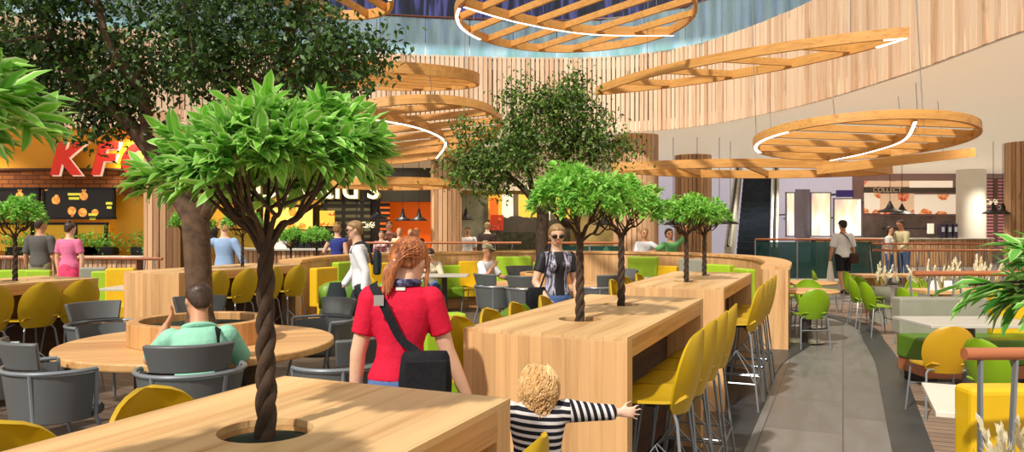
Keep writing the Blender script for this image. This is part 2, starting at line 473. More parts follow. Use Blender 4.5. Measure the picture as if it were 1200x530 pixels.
b = MB(); strip(b, l2, 0, .26, -.02, .004); struct(b.build('trim_2', M['border']))
poly = [(p.x, p.y) for p in l2]+[(0,17),(-4,16.4),(-16,14.2),(-16,-3),(-.5,-3)]
b = MB(); b.prism(poly, -.03, .002); struct(b.build('floor_planks_left', M['plank_d']))

# mezzanine: curved batten parapet, soffit, glass, upper storey
SOF, PAR, GLS = 4.1, 6.05, 7.12
curve = [Vector((x, y, 0)) for x, y in ((-19,5),(-16.5,9),(-13.6,12.8),(-9.8,16.2),(-5.6,18.7),(-1.3,19.8),(2.2,19.9),(4.4,18.6),(5.75,15.6),(6.25,12.4),(6.35,9.6),(6.6,6.5),(7.2,3.2),(8.2,0))]
curve = smoothpath(curve, 14); slats = resample(curve, .125)
b = MB(); bk = MB()
for p, q in zip(slats, slats[1:]):
    d = (q-p); L = d.length; d.normalize(); nn = Vector((d.y, -d.x, 0)); mid = (p+q)/2
    b.cv = random.random(); w = L-random.choice((.014,.018,.024,.04)); dep = random.choice((.03,.04,.05))
    b.box(mid-nn*(-dep/2)+Vector((0,0,(SOF+PAR)/2)), (w, dep, PAR-SOF+.06), math.atan2(d.y, d.x))
for p, q in zip(curve, curve[1:]):
    d = (q-p); L = d.length; d.normalize(); nn = Vector((d.y, -d.x, 0)); mid = (p+q)/2
    bk.box(mid-nn*.07+Vector((0,0,(SOF+PAR)/2)), (L*1.03, .12, PAR-SOF), math.atan2(d.y, d.x))
struct(b.build('wall_parapet', M['slat'], var=True)); struct(bk.build('wall_parapet_backing', M['gap']))
def offs(d):
    out = []
    for i, p in enumerate(curve):
        t = (curve[min(i+1, len(curve)-1)]-curve[max(i-1, 0)]).normalized(); out.append(p-Vector((t.y, -t.x, 0))*d)
    return out
rim = [(-45,5)]+[(-45,45),(45,45),(45,0)]
poly = [(p.x, p.y) for p in curve]
# soffit as a ribbon from the curve outwards
def ribbon(bm, A, B, z0, z1):
    for i in range(len(A)-1):
        q = [A[i], B[i], B[i+1], A[i+1]]
        vs = [Vector((v.x, v.y, z0)) for v in q]+[Vector((v.x, v.y, z1)) for v in q]
        bm.add(vs, [(3,2,1,0),(4,5,6,7),(0,1,5,4),(2,3,7,6),(1,2,6,5),(3,0,4,7)])
far = []
cx, cy = 0.0, 8.0
for p in curve:
    d = Vector((p.x-cx, p.y-cy, 0)); d.normalize(); far.append(Vector((cx, cy, 0))+d*46)
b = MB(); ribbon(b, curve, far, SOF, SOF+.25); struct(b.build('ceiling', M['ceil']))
b = MB(); ribbon(b, curve, offs(7.5), PAR-.3, PAR-.08); struct(b.build('floor_upper', mat('upper gallery floor', S(150,150,150), .4)))
# glass balustrade on the parapet
M['pane'] = glassmat('blue green balustrade glass', S(196,222,228), .72)
gb = thing('glass_balustrade', 'curved blue green glass balustrade with dark rail on top of the batten parapet', 'balustrade', (0,0,PAR))
seg = resample(curve, 1.15); seg = [p for p in seg]
for p, q in zip(seg, seg[1:]):
    if p.y < 6: continue
    m = MB(); d = (q-p).normalized()
    m.box((p+q)/2+Vector((0,0,.5)), ((q-p).length-.02, .018, 1.0), math.atan2(d.y, d.x)); m.build('glass_panel', M['pane'], gb)
m = MB(); m.tube([p+Vector((0,0,GLS-PAR-.06)) for p in curve if p.y > 5], .035, 8); m.build('handrail', mat('dark brown rail', S(92,48,30), .35), gb, True)
# upper storey shopfront
def upper_mat():
    t = NT('upper shopfronts'); o = t.obj()
    n = t.noise(t.mapping(o, (1.1, 1.1, .22)), 1.1, 2, .5)
    n2 = t.noise(t.mapping(o, (4, 4, .4)), 1.3, 2)
    lo = t.ramp(n, [(.3, S(156,200,210)), (.42, S(236,246,248)), (.52, S(170,204,220)), (.6, S(120,180,164)), (.7, S(216,234,240))])
    hi = t.ramp(n2, [(.35, S(6,8,20)), (.5, S(20,24,50)), (.62, S(66,66,120)), (.72, S(8,14,26))])
    z = t.sep(o)[2]
    col = t.mix(t.ramp(t.math('MULTIPLY', z, .1), [(.735, (0,0,0,1)), (.76, (1,1,1,1))]), lo, hi)
    t.fin(col, .3); t.l(col, t.b.inputs['Emission Color']); t.b.inputs['Emission Strength'].default_value = .5  # glow and pale tones put in to lighten the balustrade glass in front
    return t.m
up = offs(5.0); b = MB()
for p, q in zip(up, up[1:]):
    b.add([(p.x,p.y,PAR-.1),(q.x,q.y,PAR-.1),(q.x,q.y,11),(p.x,p.y,11)], [(0,1,2,3)])
M['upper'] = upper_mat(); struct(b.build('wall_upper', M['upper']))

# back walls
def wallbox(name, a, c, z0, z1, m, th=.2):
    a = Vector((a[0], a[1], 0)); c = Vector((c[0], c[1], 0)); d = (c-a); L = d.length; d.normalize()
    bb = MB(); bb.box((L/2, th/2, (z0+z1)/2), (L, th, z1-z0)); o = bb.build(name, m)
    o.location = a; o.rotation_euler = (0, 0, math.atan2(d.y, d.x)); return struct(o)
M['shop_dim'] = mat('shop interior olive', S(120,104,40), .7, 0, .3, 1.2)
M['lilac'] = emis('pale lilac wall with added glow', S(206,202,220), .42)  # wall is no lamp; glow added to brighten the far right background
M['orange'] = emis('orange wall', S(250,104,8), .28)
M['amber'] = mat('amber wall', S(250,172,34), .5, 0, .18, .4)  # plain amber colour, tone varies softly at random
wallbox('wall_left', (-30,18), (-10.4,21.2), 0, SOF, M['amber'])
wallbox('wall_back', (-10.4,23.4), (-3.75,23.4), 0, SOF, M['shop_dim'])
wallbox('wall_back_orange', (-3.75,23.2), (-1.9,23.2), 0, 2.75, M['orange'])
wallbox('wall_back_bulkhead', (-3.75,23.1), (4,24.0), 2.75, SOF, M['cream'])
wallbox('wall_back_middle', (-1.9,24.5), (4.5,25.5), 0, 2.9, mat('olive shop back', S(168,148,84), .6, 0, .35, .6))
wallbox('wall_back_lilac', (4.5,33), (15.9,35.5), 0, SOF, M['lilac'])
wallbox('wall_back_right', (15.9,35.5), (40,35.5), 0, SOF, mat('mauve brown shop wall', S(160,134,132), .6, 0, .2, .5))
# slatted columns
def column(px, d, r, label, m=None, n=None, z1=SOF):
    x = (px-600)/FPX*d; t = thing('clad_column', label, 'column', (x, d, 0), 0)
    core = MB(); core.lathe([(r-.035,0),(r-.035,z1)], n=32); core.build('core', M['gap'], t, True)
    sl = MB(); k = n or int(2*PI*r/.13)
    for i in range(k):
        a = 2*PI*i/k; sl.cv = random.random()
        sl.box((math.cos(a)*(r-.02), math.sin(a)*(r-.02), z1/2), (.05, 2*PI*r/k-.02, z1), a)
    sl.build('battens', M['slat_col'], t, var=True)
column(745, 20.6, .6, 'large round timber batten column behind the waving children')
column(812, 26.4, .62, 'round timber batten column left of the escalator')
column(523, 21.0, .42, 'slim timber batten column beside the orange wall')
column(190, 16.6, .36, 'timber batten column behind the dark tree trunk at left')
column(1206, 22.3, .62, 'timber batten column at the right edge behind the shrub')
t = thing('white_column', 'plain smooth white round column beside the right food shop', 'column', P(1138,265,33)*1, 0); t.location.z = 0
m = MB(); m.lathe([(.62,0),(.62,.06),(.575,.08),(.575,SOF)], n=40); m.build('shaft', M['white'], t, True)
# escalator
et = thing('escalator', 'dark escalator with pale sides rising behind the curved partition', 'escalator', (8.2, 26.0, 0), yaw_to(.36, 1))
st = MB()
for i in range(18): st.box((0, .2+i*.34, .1+i*.215), (1.1, .36, .22))
st.build('steps', mat('dark escalator steps', S(40,52,66), .35, .4, .3, 5), et)
for sx in (-1, 1):
    g = MB(); g.add([(sx*.62,-.5,0),(sx*.62,6.4,3.9),(sx*.62,6.4,4.09),(sx*.62,5.2,4.09),(sx*.62,-.5,.95)],[(0,1,2,3,4)])
    g.add([(sx*.86,-.5,0),(sx*.86,6.4,3.9),(sx*.86,6.4,4.09),(sx*.86,5.2,4.09),(sx*.86,-.5,.95)],[(0,1,2,3,4)])
    g.add([(sx*.62,-.5,0),(sx*.86,-.5,0),(sx*.86,-.5,.95),(sx*.62,-.5,.95)],[(0,1,2,3)])
    g.add([(sx*.62,-.5,.95),(sx*.86,-.5,.95),(sx*.86,5.2,4.09),(sx*.62,5.2,4.09)],[(0,1,2,3)])
    g.build('side_panel', mat('pale escalator side', S(206,204,190), .4), et)
    h = MB(); h.tube([(sx*.74,-.6,.98),(sx*.74,5.1,4.06)], .045, 8); h.build('handrail', M['black'], et, True)
# ------------------------------------------------------------------ long bar tables with tree wells
TW, TH, TT = .90, 1.104, .10
def slab_holes(bm, L, W, z0, z1, holes, r):
    """slab 0..L x -W/2..W/2 with round holes at x positions"""
    cuts = [0]+[(a+b)/2 for a, b in zip(holes, holes[1:])]+[L]; n = 48
    for h, (x0, x1) in zip(holes, zip(cuts, cuts[1:])):
        # outer square points at the directions of hole points
        angs = sorted(set([2*PI*i/n for i in range(n)]+[math.atan2(sy*W/2, (x1 if sx > 0 else x0)-h) % (2*PI) for sx in (-1,1) for sy in (-1,1)]))
        I = []; O = []
        for a in angs:
            c, s_ = math.cos(a), math.sin(a)
            tx = ((x1-h)/c if c > 1e-9 else ((x0-h)/c if c < -1e-9 else 1e9)); ty = (W/2/abs(s_) if abs(s_) > 1e-9 else 1e9)
            t = min(tx, ty); I.append((h+c*r, s_*r)); O.append((h+c*t, s_*t))
        k = len(angs); vs = [(x,y,z1) for x,y in I]+[(x,y,z1) for x,y in O]+[(x,y,z0) for x,y in I]+[(x,y,z0) for x,y in O]
        fs = []
        for i in range(k):
            j = (i+1) % k
            fs += [(i, k+i, k+j, j), (2*k+i, 2*k+j, 3*k+j, 3*k+i), (i, j, 2*k+j, 2*k+i)]
            xm = (O[i][0]+O[j][0])/2
            inner_edge = (abs(xm-x0) < 1e-6 and x0 > 0) or (abs(xm-x1) < 1e-6 and x1 < L)
            if not inner_edge: fs.append((k+i, 3*k+i, 3*k+j, k+j))
        bm.add(vs, fs)
def bar_table(label, u0, v0, L, holes=(.62,), r=.125, org=None):
    """near-left corner at row coordinates (u0, v0-W/2..)"""
    x, y = UV(u0, v0) if org is None else org
    t = thing('bar_table', label, 'table', (x, y, 0), ROW, 'long timber bar tables')
    m = MB(); slab_holes(m, L, TW, TH-.02, TH, list(holes), r); o = m.build('tabletop', M['oak_x'], t)
    for x0 in (.05, L-.05):
        m = MB(); m.box((x0, 0, (TH-.02)/2), (.10, TW, TH-.02)); m.build('end_panel', M['oak_end'], t, bevel=.003)
    for s in (-1, 1):
        m = MB(); m.box((L/2, s*(TW/2-.02), TH-.02-.045), (L-.2, .04, .09)); m.build('apron', M['oak_side'], t)
    m = MB(); m.box((L/2, 0, (TH-.12)/2+.06), (L-.2, .40, TH-.24)); m.build('core_panel', M['walnut'], t)
    m = MB(); m.box((L/2, 0, .03), (L-.16, .5, .06)); m.build('plinth', M['black'], t)
    for h in holes:
        m = MB(); m.ring(r, r+.012, TH-.16, TH-.021, (h,0,0), 40); m.lathe([(r+.01,TH-.17),(r+.01,TH-.16)], (h,0,0), 40)
        w = m.build('tree_well', M['oak_side'], t)
        q = MB(); q.lathe([(r-.001,TH-.15),(r-.001,TH-.034),(r*.6,TH-.024),(0.001,TH-.02)], (h,0,0), 40)
        g = q.build('groundcover', M['soil'], w)
    return t
VC = -1.416
bt1 = bar_table('long oak bar table in the foreground with one braided tree growing through it', .005, VC, 2.20, (.62, 1.595))
bt2 = bar_table('middle long oak bar table behind the toddler with two braided trees', 3.626, VC, 2.20, (.62, 1.53))
bt3 = bar_table('far long oak bar table in front of the curved partition with two braided trees', 6.894, VC, 2.30, (.66, 1.72))
l1 = Vector((-4.34, 7.97, 0))-Vector(UV(0, .45)+(0,))-Vector(UV(2.2, 0)+(0,))
bt4 = bar_table('long oak bar table at the left edge below the couple in grey and pink', 0, 0, 2.20, (.62, 1.62), org=(l1.x, l1.y))
l2p = Vector((-4.69, 9.17, 0))+Vector(UV(0, .45)+(0,))
bt5 = bar_table('long oak bar table behind the round planter table with yellow stools along it', 0, 0, 2.15, (.62, 1.5), org=(l2p.x, l2p.y))

# ------------------------------------------------------------------ shell stools and chairs
def interp(tab, s):
    for (a, x), (b, y) in zip(tab, tab[1:]):
        if s <= b: t = (s-a)/(b-a); t = t*t*(3-2*t) if False else t; return x+(y-x)*t
    return tab[-1][1]
BW = [(0,.135),(.08,.165),(.2,.19),(.4,.212),(.58,.212),(.72,.195),(.84,.163),(.92,.125),(.97,.082),(1,.03)]
def shell_back(z0, z1, th=.014):
    g = []; R = 16; K = 11
    for i in range(R):
        s = i/(R-1); s = 1-(1-s)**1.25; w = interp(BW, s); row = []
        for j in range(K):
            t = -1+2*j/(K-1)
            y = -.165-.075*s-.02*math.sin(s*PI)+.085*abs(t)**2.2*(w/.21)*(1-.3*s)
            row.append((w*t, y, z0+(z1-z0)*s+.012*(1-t*t)*0))
        g.append(row)
    m = MB(); m.sheet(g, th); return m
def shell_seat(zs, th=.016):
    g = []; R = 9; K = 9
    for i in range(R):
        s = i/(R-1); y = .215-.40*s; w = interp([(0,.165),(.1,.192),(.4,.21),(.75,.19),(1,.15)], s); row = []
        for j in range(K):
            t = -1+2*j/(K-1)
            z = zs-.03*max(0, 1-s*6)**2-.012*math.sin(s*PI)*(1-t*t)+.012*t*t*s
            if s > .85: z += .03*((s-.85)/.15)**2
            row.append((w*t, y, z))
        g.append(row)
    m = MB(); m.sheet(g, th); return m
def bar_stool(label, loc, rz, group, m=None):
    t = thing('bar_stool', label, 'stool', (loc[0], loc[1], 0), rz, group); mm = m or M['yellow']
    shell_seat(.76).build('seat', mm, t, 60); shell_back(.70, 1.12).build('backrest', mm, t, 60)
    b = MB(); b.box((0,0,.737), (.26,.05,.02)); b.box((0,.0,.73), (.05,.26,.02)); b.build('bracket', M['black'], t)
    for sx in (-1,1):
        for sy in (-1,1):
            b = MB(); b.tube([(sx*.07,sy*.07,.727),(sx*.135,sy*.125,.695),(sx*.15,sy*.14,.66),(sx*.225,sy*.215,.0)], .0085, 7); b.build('leg', M['steel'], t, True)
    zf = .24; k = .198
    for a, c in (((-k,-k),(k,-k)),((k,-k),(k,k)),((k,k),(-k,k)),((-k,k),(-k,-k))):
        b = MB(); b.tube([(a[0],a[1]*.96,zf),(c[0],c[1]*.96,zf)], .007, 6); b.build('footrest', M['steel'], t, True)
    for sx in (-1,1):
        b = MB(); b.tube([(sx*.198,-.19,.24),(sx*.02,0,.5),(sx*.198,.19,.24)], .006, 6); b.build('brace', M['steel'], t, True)
    return t
def low_chair(label, loc, rz, group, m):
    t = thing('shell_chair', label, 'chair', (loc[0], loc[1], 0), rz, group)
    shell_seat(.45).build('seat', m, t, 60); shell_back(.40, .805).build('backrest', m, t, 60)
    for sx in (-1,1):
        for sy in (-1,1):
            b = MB(); b.tube([(sx*.05,sy*.14,.425),(sx*.16,sy*.15,.425),(sx*.18,sy*.16,.40),(sx*.205,sy*.205,0)], .009, 7); b.build('leg', M['steel'], t, True)
    for sy in (-1,1):
        b = MB(); b.tube([(-.195,sy*.185,.25),(.195,sy*.185,.25)], .007, 6); b.build('crossbar', M['steel'], t, True)
    return t
RV = yaw_to(-.9167, .3995)     # facing the row table from its right side
LV = yaw_to(.9167, -.3995)
st0 = bar_stool('yellow bar stool at the middle table, the one nearest the viewer', UV(3.96, -.90), RV, 'yellow stools right of the middle table')
words = ['second nearest', 'third nearest', 'farthest']
for i, u in enumerate((4.40, 4.84, 5.30)):
    if i < 3: dup(st0, UV(u, -.90)+(0,), RV+.04*(i-1), 'yellow bar stool right of the middle table, %s of its row' % words[i])
for i, u in enumerate((7.24, 7.70, 8.16, 8.64)):
    dup(st0, UV(u, -.90)+(0,), RV+.03*(i % 2), 'yellow bar stool right of the far bar table, %s of its row' % (['nearest']+words)[i], 'yellow stools right of the far table')
for i, u in enumerate((3.96, 4.40, 4.84, 5.40)):
    dup(st0, UV(u, -1.87)+(0,), LV+.05*(i-1), 'yellow bar stool left of the middle table, %s of its row, back showing' % (['nearest']+words)[i], 'yellow stools left of the middle table')
for i, u in enumerate((7.28, 7.78, 8.3)):
    dup(st0, UV(u, -1.87)+(0,), LV, 'yellow bar stool left of the far bar table, %s of its row' % ['nearest', 'middle', 'farthest'][i], 'yellow stools left of the far table')
dup(st0, UV(1.30, -1.86)+(0,), LV, 'yellow bar stool at the foreground table, lowest left corner of the picture', 'yellow stools at the foreground table')
dup(st0, UV(1.80, -1.86)+(0,), LV, 'yellow bar stool at the foreground table in front of the seated man in green', 'yellow stools at the foreground table')
p = P(642, 520, 2.5); dup(st0, UV(1.76,-.93)+(0,), RV+.1, 'yellow bar stool at the bottom edge in front of the striped toddler', 'yellow stools at the foreground table')
def along(org, u, v): return (org[0]+u*UX+v*UY, org[1]+u*UY-v*UX, 0)
for i, u in enumerate((.95, 1.42, 1.82)):
    dup(st0, along((l1.x, l1.y), u, .52), RV, 'yellow bar stool at the left edge table, %s' % ['cut by the picture edge', 'in full view below the man in grey', 'at the far end panel'][i], 'yellow stools at the left table')
for i, u in enumerate((.34, .82, 1.3, 1.78)):
    dup(st0, along((l2p.x, l2p.y), u, .52), RV, 'yellow bar stool behind the round planter table, %s from the dark tree trunk' % ['first', 'second', 'third', 'fourth'][i], 'yellow stools at the table behind the planter')
# green low chairs round the tables on the walkway
def chair_px(px, d, f, label, m, group):
    return low_chair(label, (((px-600)/FPX)*d, d), yaw_to(*f), group, m)
gc = low_chair('green shell chair nearest on the walkway, its back towards the viewer', (4.05, 10.35), yaw_to(-.05, 1), 'green chairs on the walkway', M['green'])
def gch(x, y, f, label, group='green chairs on the walkway'): return dup(gc, (x, y, 0), yaw_to(*f), label, group)
gch(4.62, 11.75, (-.2,-1), 'green shell chair between the two round tables, facing the viewer')
gch(4.45, 12.9, (1,.1), 'green shell chair touching the curved partition end, left of the second round table')
gch(4.78, 13.2, (.2,-1), 'green shell chair behind the left rim of the second round table')
gch(6.05, 12.9, (1,.25), 'green shell chair turned right towards the oak panel table, in front')
gch(5.95, 14.4, (.9,-.4), 'green shell chair near the man in white, seen edge on')
gch(6.45, 14.2, (1,0), 'green shell chair half hidden behind the chair turned right')
gch(5.55, 10.4, (1,.1), 'green shell chair left of the grey banquette, its back edge in front', 'green chairs beside the banquette')
gch(5.5, 11.4, (1,0), 'green shell chair left of the grey banquette, second from the front', 'green chairs beside the banquette')
gch(5.75, 12.4, (1,-.1), 'green shell chair left of the grey banquette, third from the front', 'green chairs beside the banquette')
gch(6.5, 12.0, (0,-1), 'green shell chair behind the short handrail and white plumes', 'green chairs beside the banquette')
yc = low_chair('ochre shell chair with its back to the viewer at the grey banquette table', (3.72, 6.6), yaw_to(.1, 1), 'chairs near the banquette', M['olive_y'])
low_chair('green shell chair at right seen side on under the shrub leaves', (3.72, 5.75), yaw_to(1, .25), 'chairs near the banquette', M['green'])
low_chair('bright yellow shell chair behind the yellow padded seat at lower right', (3.0, 4.35), yaw_to(-.3, .9), 'chairs near the banquette', M['yellow'])
low_chair('ochre shell chair at the grey column table beside the reading woman', (-.72, 14.5), yaw_to(-1, .2), 'ochre chairs inside the partition', M['yellow'])
low_chair('ochre shell chair left of the reading woman table, just right of the red shirt', (-2.25, 13.0), yaw_to(.8, .6), 'ochre chairs inside the partition', M['yellow'])

# ------------------------------------------------------------------ grey tub chairs
def arcgrid(r0, z0, r1, z1, a0, a1, K=21, R=5, sy=.95, flat=0):
    g = []
    for i in range(R):
        s = i/(R-1); r = r0+(r1-r0)*s; z = z0+(z1-z0)*s; row = []
        for j in range(K):
            a = a0+(a1-a0)*j/(K-1); row.append((r*math.sin(a), -r*math.cos(a)*sy, z))
        g.append(row)
    return g
def tub_chair(label, loc, rz, group):
    t = thing('tub_armchair', label, 'armchair', (loc[0], loc[1], 0), rz, group)
    m = MB(); m.sheet(arcgrid(.265,.43,.305,.725,-1.95,1.95), .03); m.build('tub_shell', M['grey'], t, 60)
    m = MB(); m.sheet(arcgrid(.285,.765,.335,.935,-.86,.86), .032); m.build('backrest', M['grey'], t, 60, bevel=.008)
    m = MB(); m.lathe([(.02,.415),(.24,.415),(.265,.43),(.27,.455),(.25,.48),(.02,.485)], n=32); m.build('seat', M['grey'], t, 50)
    pts = [(.325*math.sin(a), -.325*math.cos(a)*.95, .745) for a in [(-1.95+3.9*i/24) for i in range(25)]]
    m = MB(); m.tube(pts, .014, 8); m.build('arm_rail', M['steel'], t, True)
    for s in (-1,1):
        m = MB(); m.tube([(s*.30,.115,.745),(s*.255,.13,.44),(s*.29,.25,0)], .014, 8); m.build('leg', M['steel'], t, True)
        m = MB(); m.tube([(s*.21,-.235,.745),(s*.17,-.20,.42),(s*.235,-.30,0)], .014, 8); m.build('leg', M['steel'], t, True)
    return t
TC = Vector((-2.52, 6.15, 0))
def tubs(x, y, label, group, aim=None, first=[None], rz=None):
    a = aim or TC; r = yaw_to(a.x-x, a.y-y) if rz is None else rz
    if first[0] is None: first[0] = tub_chair(label, (x, y), r, group); return first[0]
    return dup(first[0], (x, y, 0), r, label, group)
G1 = 'grey tub chairs round the planter table'
tubs(-2.04, 4.83, 'grey tub chair the man in the green polo sits on', G1)
tubs(-2.95, 4.93, 'grey tub chair nearest at left of the round planter table, steel legs fully visible', G1, rz=yaw_to(.62,.78))
tubs(-3.78, 5.55, 'grey tub chair cut by the left picture edge below the yellow stools', G1)
tubs(-3.75, 7.0, 'grey tub chair behind the left rim of the round table, seat facing the viewer', G1, rz=yaw_to(.75,-.55))
tubs(-1.85, 7.35, 'grey tub chair behind the right rim of the round table, right of the braided trunk', G1, rz=yaw_to(-.6,-.75))
tubs(-1.15, 5.05, 'grey tub chair between the round table and the woman in red', G1, rz=yaw_to(-.85,.5))
tubs(-3.1, 7.55, 'grey tub chair behind the planter, only its back showing past the trunk', G1)
TC2 = Vector((.55, 12.3, 0)); G2 = 'grey tub chairs round the far planter table'
tubs(-.25, 11.55, 'grey tub chair in front of the man in the cap', G2, TC2)
tubs(.22, 11.15, 'grey tub chair left of the woman with sunglasses, its back square to the viewer', G2, TC2)
tubs(1.3, 11.35, 'grey tub chair right of the woman with sunglasses, behind the braided trunk', G2, TC2)
tubs(.2, 13.4, 'grey tub chair behind the far planter table against the lime seat', G2, TC2)
tubs(1.75, 12.5, 'grey tub chair by the dark green pointed panel', G2, TC2)

# ------------------------------------------------------------------ round planter tables
def round_table(label, c, R, r, z=.72, zp=.90):
    t = thing('round_planter_table', label, 'table', (c.x, c.y, 0), .3, 'round planter tables')
    m = MB(); m.ring(r-.02, R, z-.06, z, n=72); m.build('tabletop', M['oak_round'], t, bevel=.012)
    m = MB(); m.lathe([(r*.9,0),(r*.9,z-.061)], n=40); m.build('pedestal', M['walnut'], t, 40)
    m = MB(); m.ring(r-.09, r, z+.001, zp, n=64); w = m.build('planter_rim', M['oak_rim'], t, bevel=.006)
    m = MB(); m.lathe([(r-.091,z),(r-.091,zp-.06),(r*.5,zp-.045),(.001,zp-.04)], n=48); m.build('groundcover', M['soil'], w)
    return t
round_table('big round oak table with a round planter the dark tree grows from', TC, 1.05, .54)
round_table('far round oak planter table under the olive tree behind the woman with sunglasses', TC2, .95, .42)

# ------------------------------------------------------------------ pedestal tables
def ped_table(label, x, y, rx, ry, m, z=.735, square=False, rz=0, group='pedestal tables'):
    t = thing('pedestal_table', label, 'table', (x, y, 0), rz, group)
    b = MB()
    if square: b.box((0,0,z-.015), (rx*2, ry*2, .03))
    else: b.lathe([(.01,z-.032),(rx-.01,z-.032),(rx,z-.02),(rx,z-.006),(rx-.01,z),(.01,z)], n=56)
    b.build('tabletop', m, t, 40, bevel=.004 if square else 0)
    b = MB(); b.lathe([(.055,.015),(.055,z-.033)], n=20); b.build('column', mat('dark column', S(62,56,52), .4), t, True)
    b = MB(); b.lathe([(.01,0),(.27,0),(.275,.008),(.05,.025),(.01,.026)], n=40); b.build('base_disc', M['chrome'], t, 40)
    return t
ped_table('round oak pedestal table nearest on the walkway behind the green chair', 4.18, 10.85, .47, .47, M['oak_round'])
ped_table('second round oak pedestal table on the walkway, behind the nearer one', 4.85, 12.45, .46, .46, M['oak_round'])
ped_table('grey topped column table beside the reading woman', -1.27, 14.3, .45, .36, M['tabletop_grey'], square=True)
ped_table('grey topped column table beyond the man in the cap', .9, 14.7, .45, .3, M['tabletop_grey'], square=True)
ped_table('grey topped column table by the lime seat left of the far bar table', 2.45, 13.3, .4, .35, M['tabletop_grey'], square=True)
ped_table('grey topped column table near the yellow and lime seats at far left', -5.6, 11.4, .45, .35, M['tabletop_grey'], square=True)
ped_table('pale grey square table in front of the grey banquette', 4.42, 7.35, .56, .36, M['tabletop_grey'], square=True)
ped_table('off white square table left of the yellow padded seat in the lower right corner', 2.52, 3.98, .38, .3, M['tabletop_white'], square=True, rz=ROW)
# oak tables with panel legs at right
def panel_table(label, x, y, L, W, rz=0):
    t = thing('panel_table', label, 'table', (x, y, 0), rz, 'oak panel tables')
    b = MB(); b.box((0,0,.715), (L, W, .05)); b.build('tabletop', M['oak_x'], t, bevel=.004)
    b = MB(); b.box((-L/2+.34,0,.345), (.12, W*.7, .69)); b.build('panel_leg', M['oak_end'], t)
    b = MB(); b.box((L/2-.3,0,.345), (.12, W*.7, .69)); b.build('panel_leg', M['oak_end'], t); return t
panel_table('oak table with a panel leg behind the chair turned right', 7.15, 14.3, 1.4, .6, .05)
panel_table('oak table behind the short handrail and plumes', 6.6, 10.9, 1.6, .5, .02)
for i, (x_, y_) in enumerate(((6.02,10.82),(6.2,10.8))):
    b = MB(); b.add([(-.05,-.05,0),(.05,-.05,0),(0,-.05,.13),(-.05,.05,0),(.05,.05,0),(0,.05,.13)], [(0,1,2),(3,5,4),(0,2,5,3),(1,4,5,2),(0,3,4,1)]); o = b.build('folded_napkin', M['white']); o.location = (x_, y_, .741); o.rotation_euler = (0,0,.3+i)
    tag(o, 'white folded napkin on the oak table behind the short handrail, %s of two' % ['left','right'][i], 'napkin', 'napkins on the oak table')
panel_table('oak table behind the railing near the dark green pointed panel', 2.0, 18.6, 2.2, .6, .1)

# ------------------------------------------------------------------ the curved partition and its padded seats
pc = smoothpath([(3.52,10.15,0),(4.05,11.6,0),(4.3,13.2,0),(3.95,14.6,0),(2.95,15.7,0),(1.4,16.25,0),(-.2,16.25,0),(-1.6,15.75,0),(-2.75,14.8,0),(-3.35,13.4,0),(-3.5,12.0,0)], 8)
t = thing('curved_partition', 'waist high curved oak partition wrapping round the padded seats', 'partition', pc[40].copy())
def rel(pts, o): return [p-o for p in pts]
m = MB(); strip(m, rel(pc, pc[40]), -.16, .16, 0, 1.07); 
M['part'] = wood('oak partition boards', S(226,180,126), S(180,130,80), 'z', 'x', .07, .5, .25, .1, .5)
m.build('boards', M['part'], t)
m = MB(); strip(m, rel(pc, pc[40]), -.185, .185, 1.07, 1.115); m.build('coping', M['oak_round'], t)
def booth(px, d, w, zt, col, label, face=None, name='padded_seat', group='padded seats along the curved partition', depth=.5, zb=.0):
    x = (px-600)/FPX*d; f = face or (.4-x, 11.5-d)
    if group == 'padded seats along the curved partition':
        fv = Vector((f[0], f[1], 0)).normalized(); sv = Vector((fv.y, -fv.x, 0)); c = Vector((x, d, 0))
        while min(((c-fv*.2+sv*(w/2*k))-p).length for p in resample(pc, .08) for k in (-1,-.5,0,.5,1)) < .23 and len(f) < 9: c += fv*.03
        x, d = c.x, c.y
    t = thing(name, label, 'seat', (x, d, 0), yaw_to(*f), group)
    b = MB(); b.box((0,-.09,(zt+.36)/2), (w, .16, zt-.36)); b.build('backrest', M[col], t, bevel=.025, seg=3)
    b = MB(); b.box((0,.2,.33), (w, .44, .2)); b.build('seat', M['green_pad' if col == 'lime' else col], t, bevel=.03, seg=3)
    b = MB(); b.box((0,.04,.115), (w-.04, .5, .23)); b.build('base', M['oak_side'], t)
    return t
for px, d, w, zt, col, lab in (
    (752,15.25,.62,1.03,'lime','lime padded seat in front of the big batten column'),
    (781,15.0,.42,.86,'yellow_pad','yellow padded seat right of the lime one by the big batten column'),
    (809,14.45,.55,1.02,'grey_pad','olive grey padded seat behind the two far braided trunks'),
    (840,13.75,.55,.95,'lime','lime padded seat right of the two far braided trunks'),
    (859,13.1,.38,.84,'yellow_pad','yellow padded seat low beside the partition end'),
    (876,12.3,.46,.96,'lime','lime padded seat closest to the partition end'),
    (602,15.6,.72,1.02,'lime','lime padded seat right behind the man in the cap'),
    (556,15.55,.62,.93,'yellow_pad','yellow padded seat behind the back of the man in the cap'),
    (531,15.45,.55,.85,'lime','lime padded seat between the reading woman and the man in the cap'),
    (503,15.1,.5,.85,'lime','lime padded seat behind the reading woman'),
    (447,14.35,.5,.95,'yellow_pad','yellow padded seat right of the walking man in the tie'),
    (402,13.4,.55,1.02,'lime','lime padded seat behind the walking man jacket'),
    (668,15.5,.55,.98,'yellow_pad','yellow padded seat right of the woman with sunglasses'),
    (635,15.6,.36,.9,'lime','lime padded seat behind the far tree trunk')):
    booth(px, d, w, zt, col, lab)
booth(376, 12.3, .52, .98, 'yellow_pad', 'yellow padded seat at the left end of the partition behind the lounge sofa', (.9,-.45))
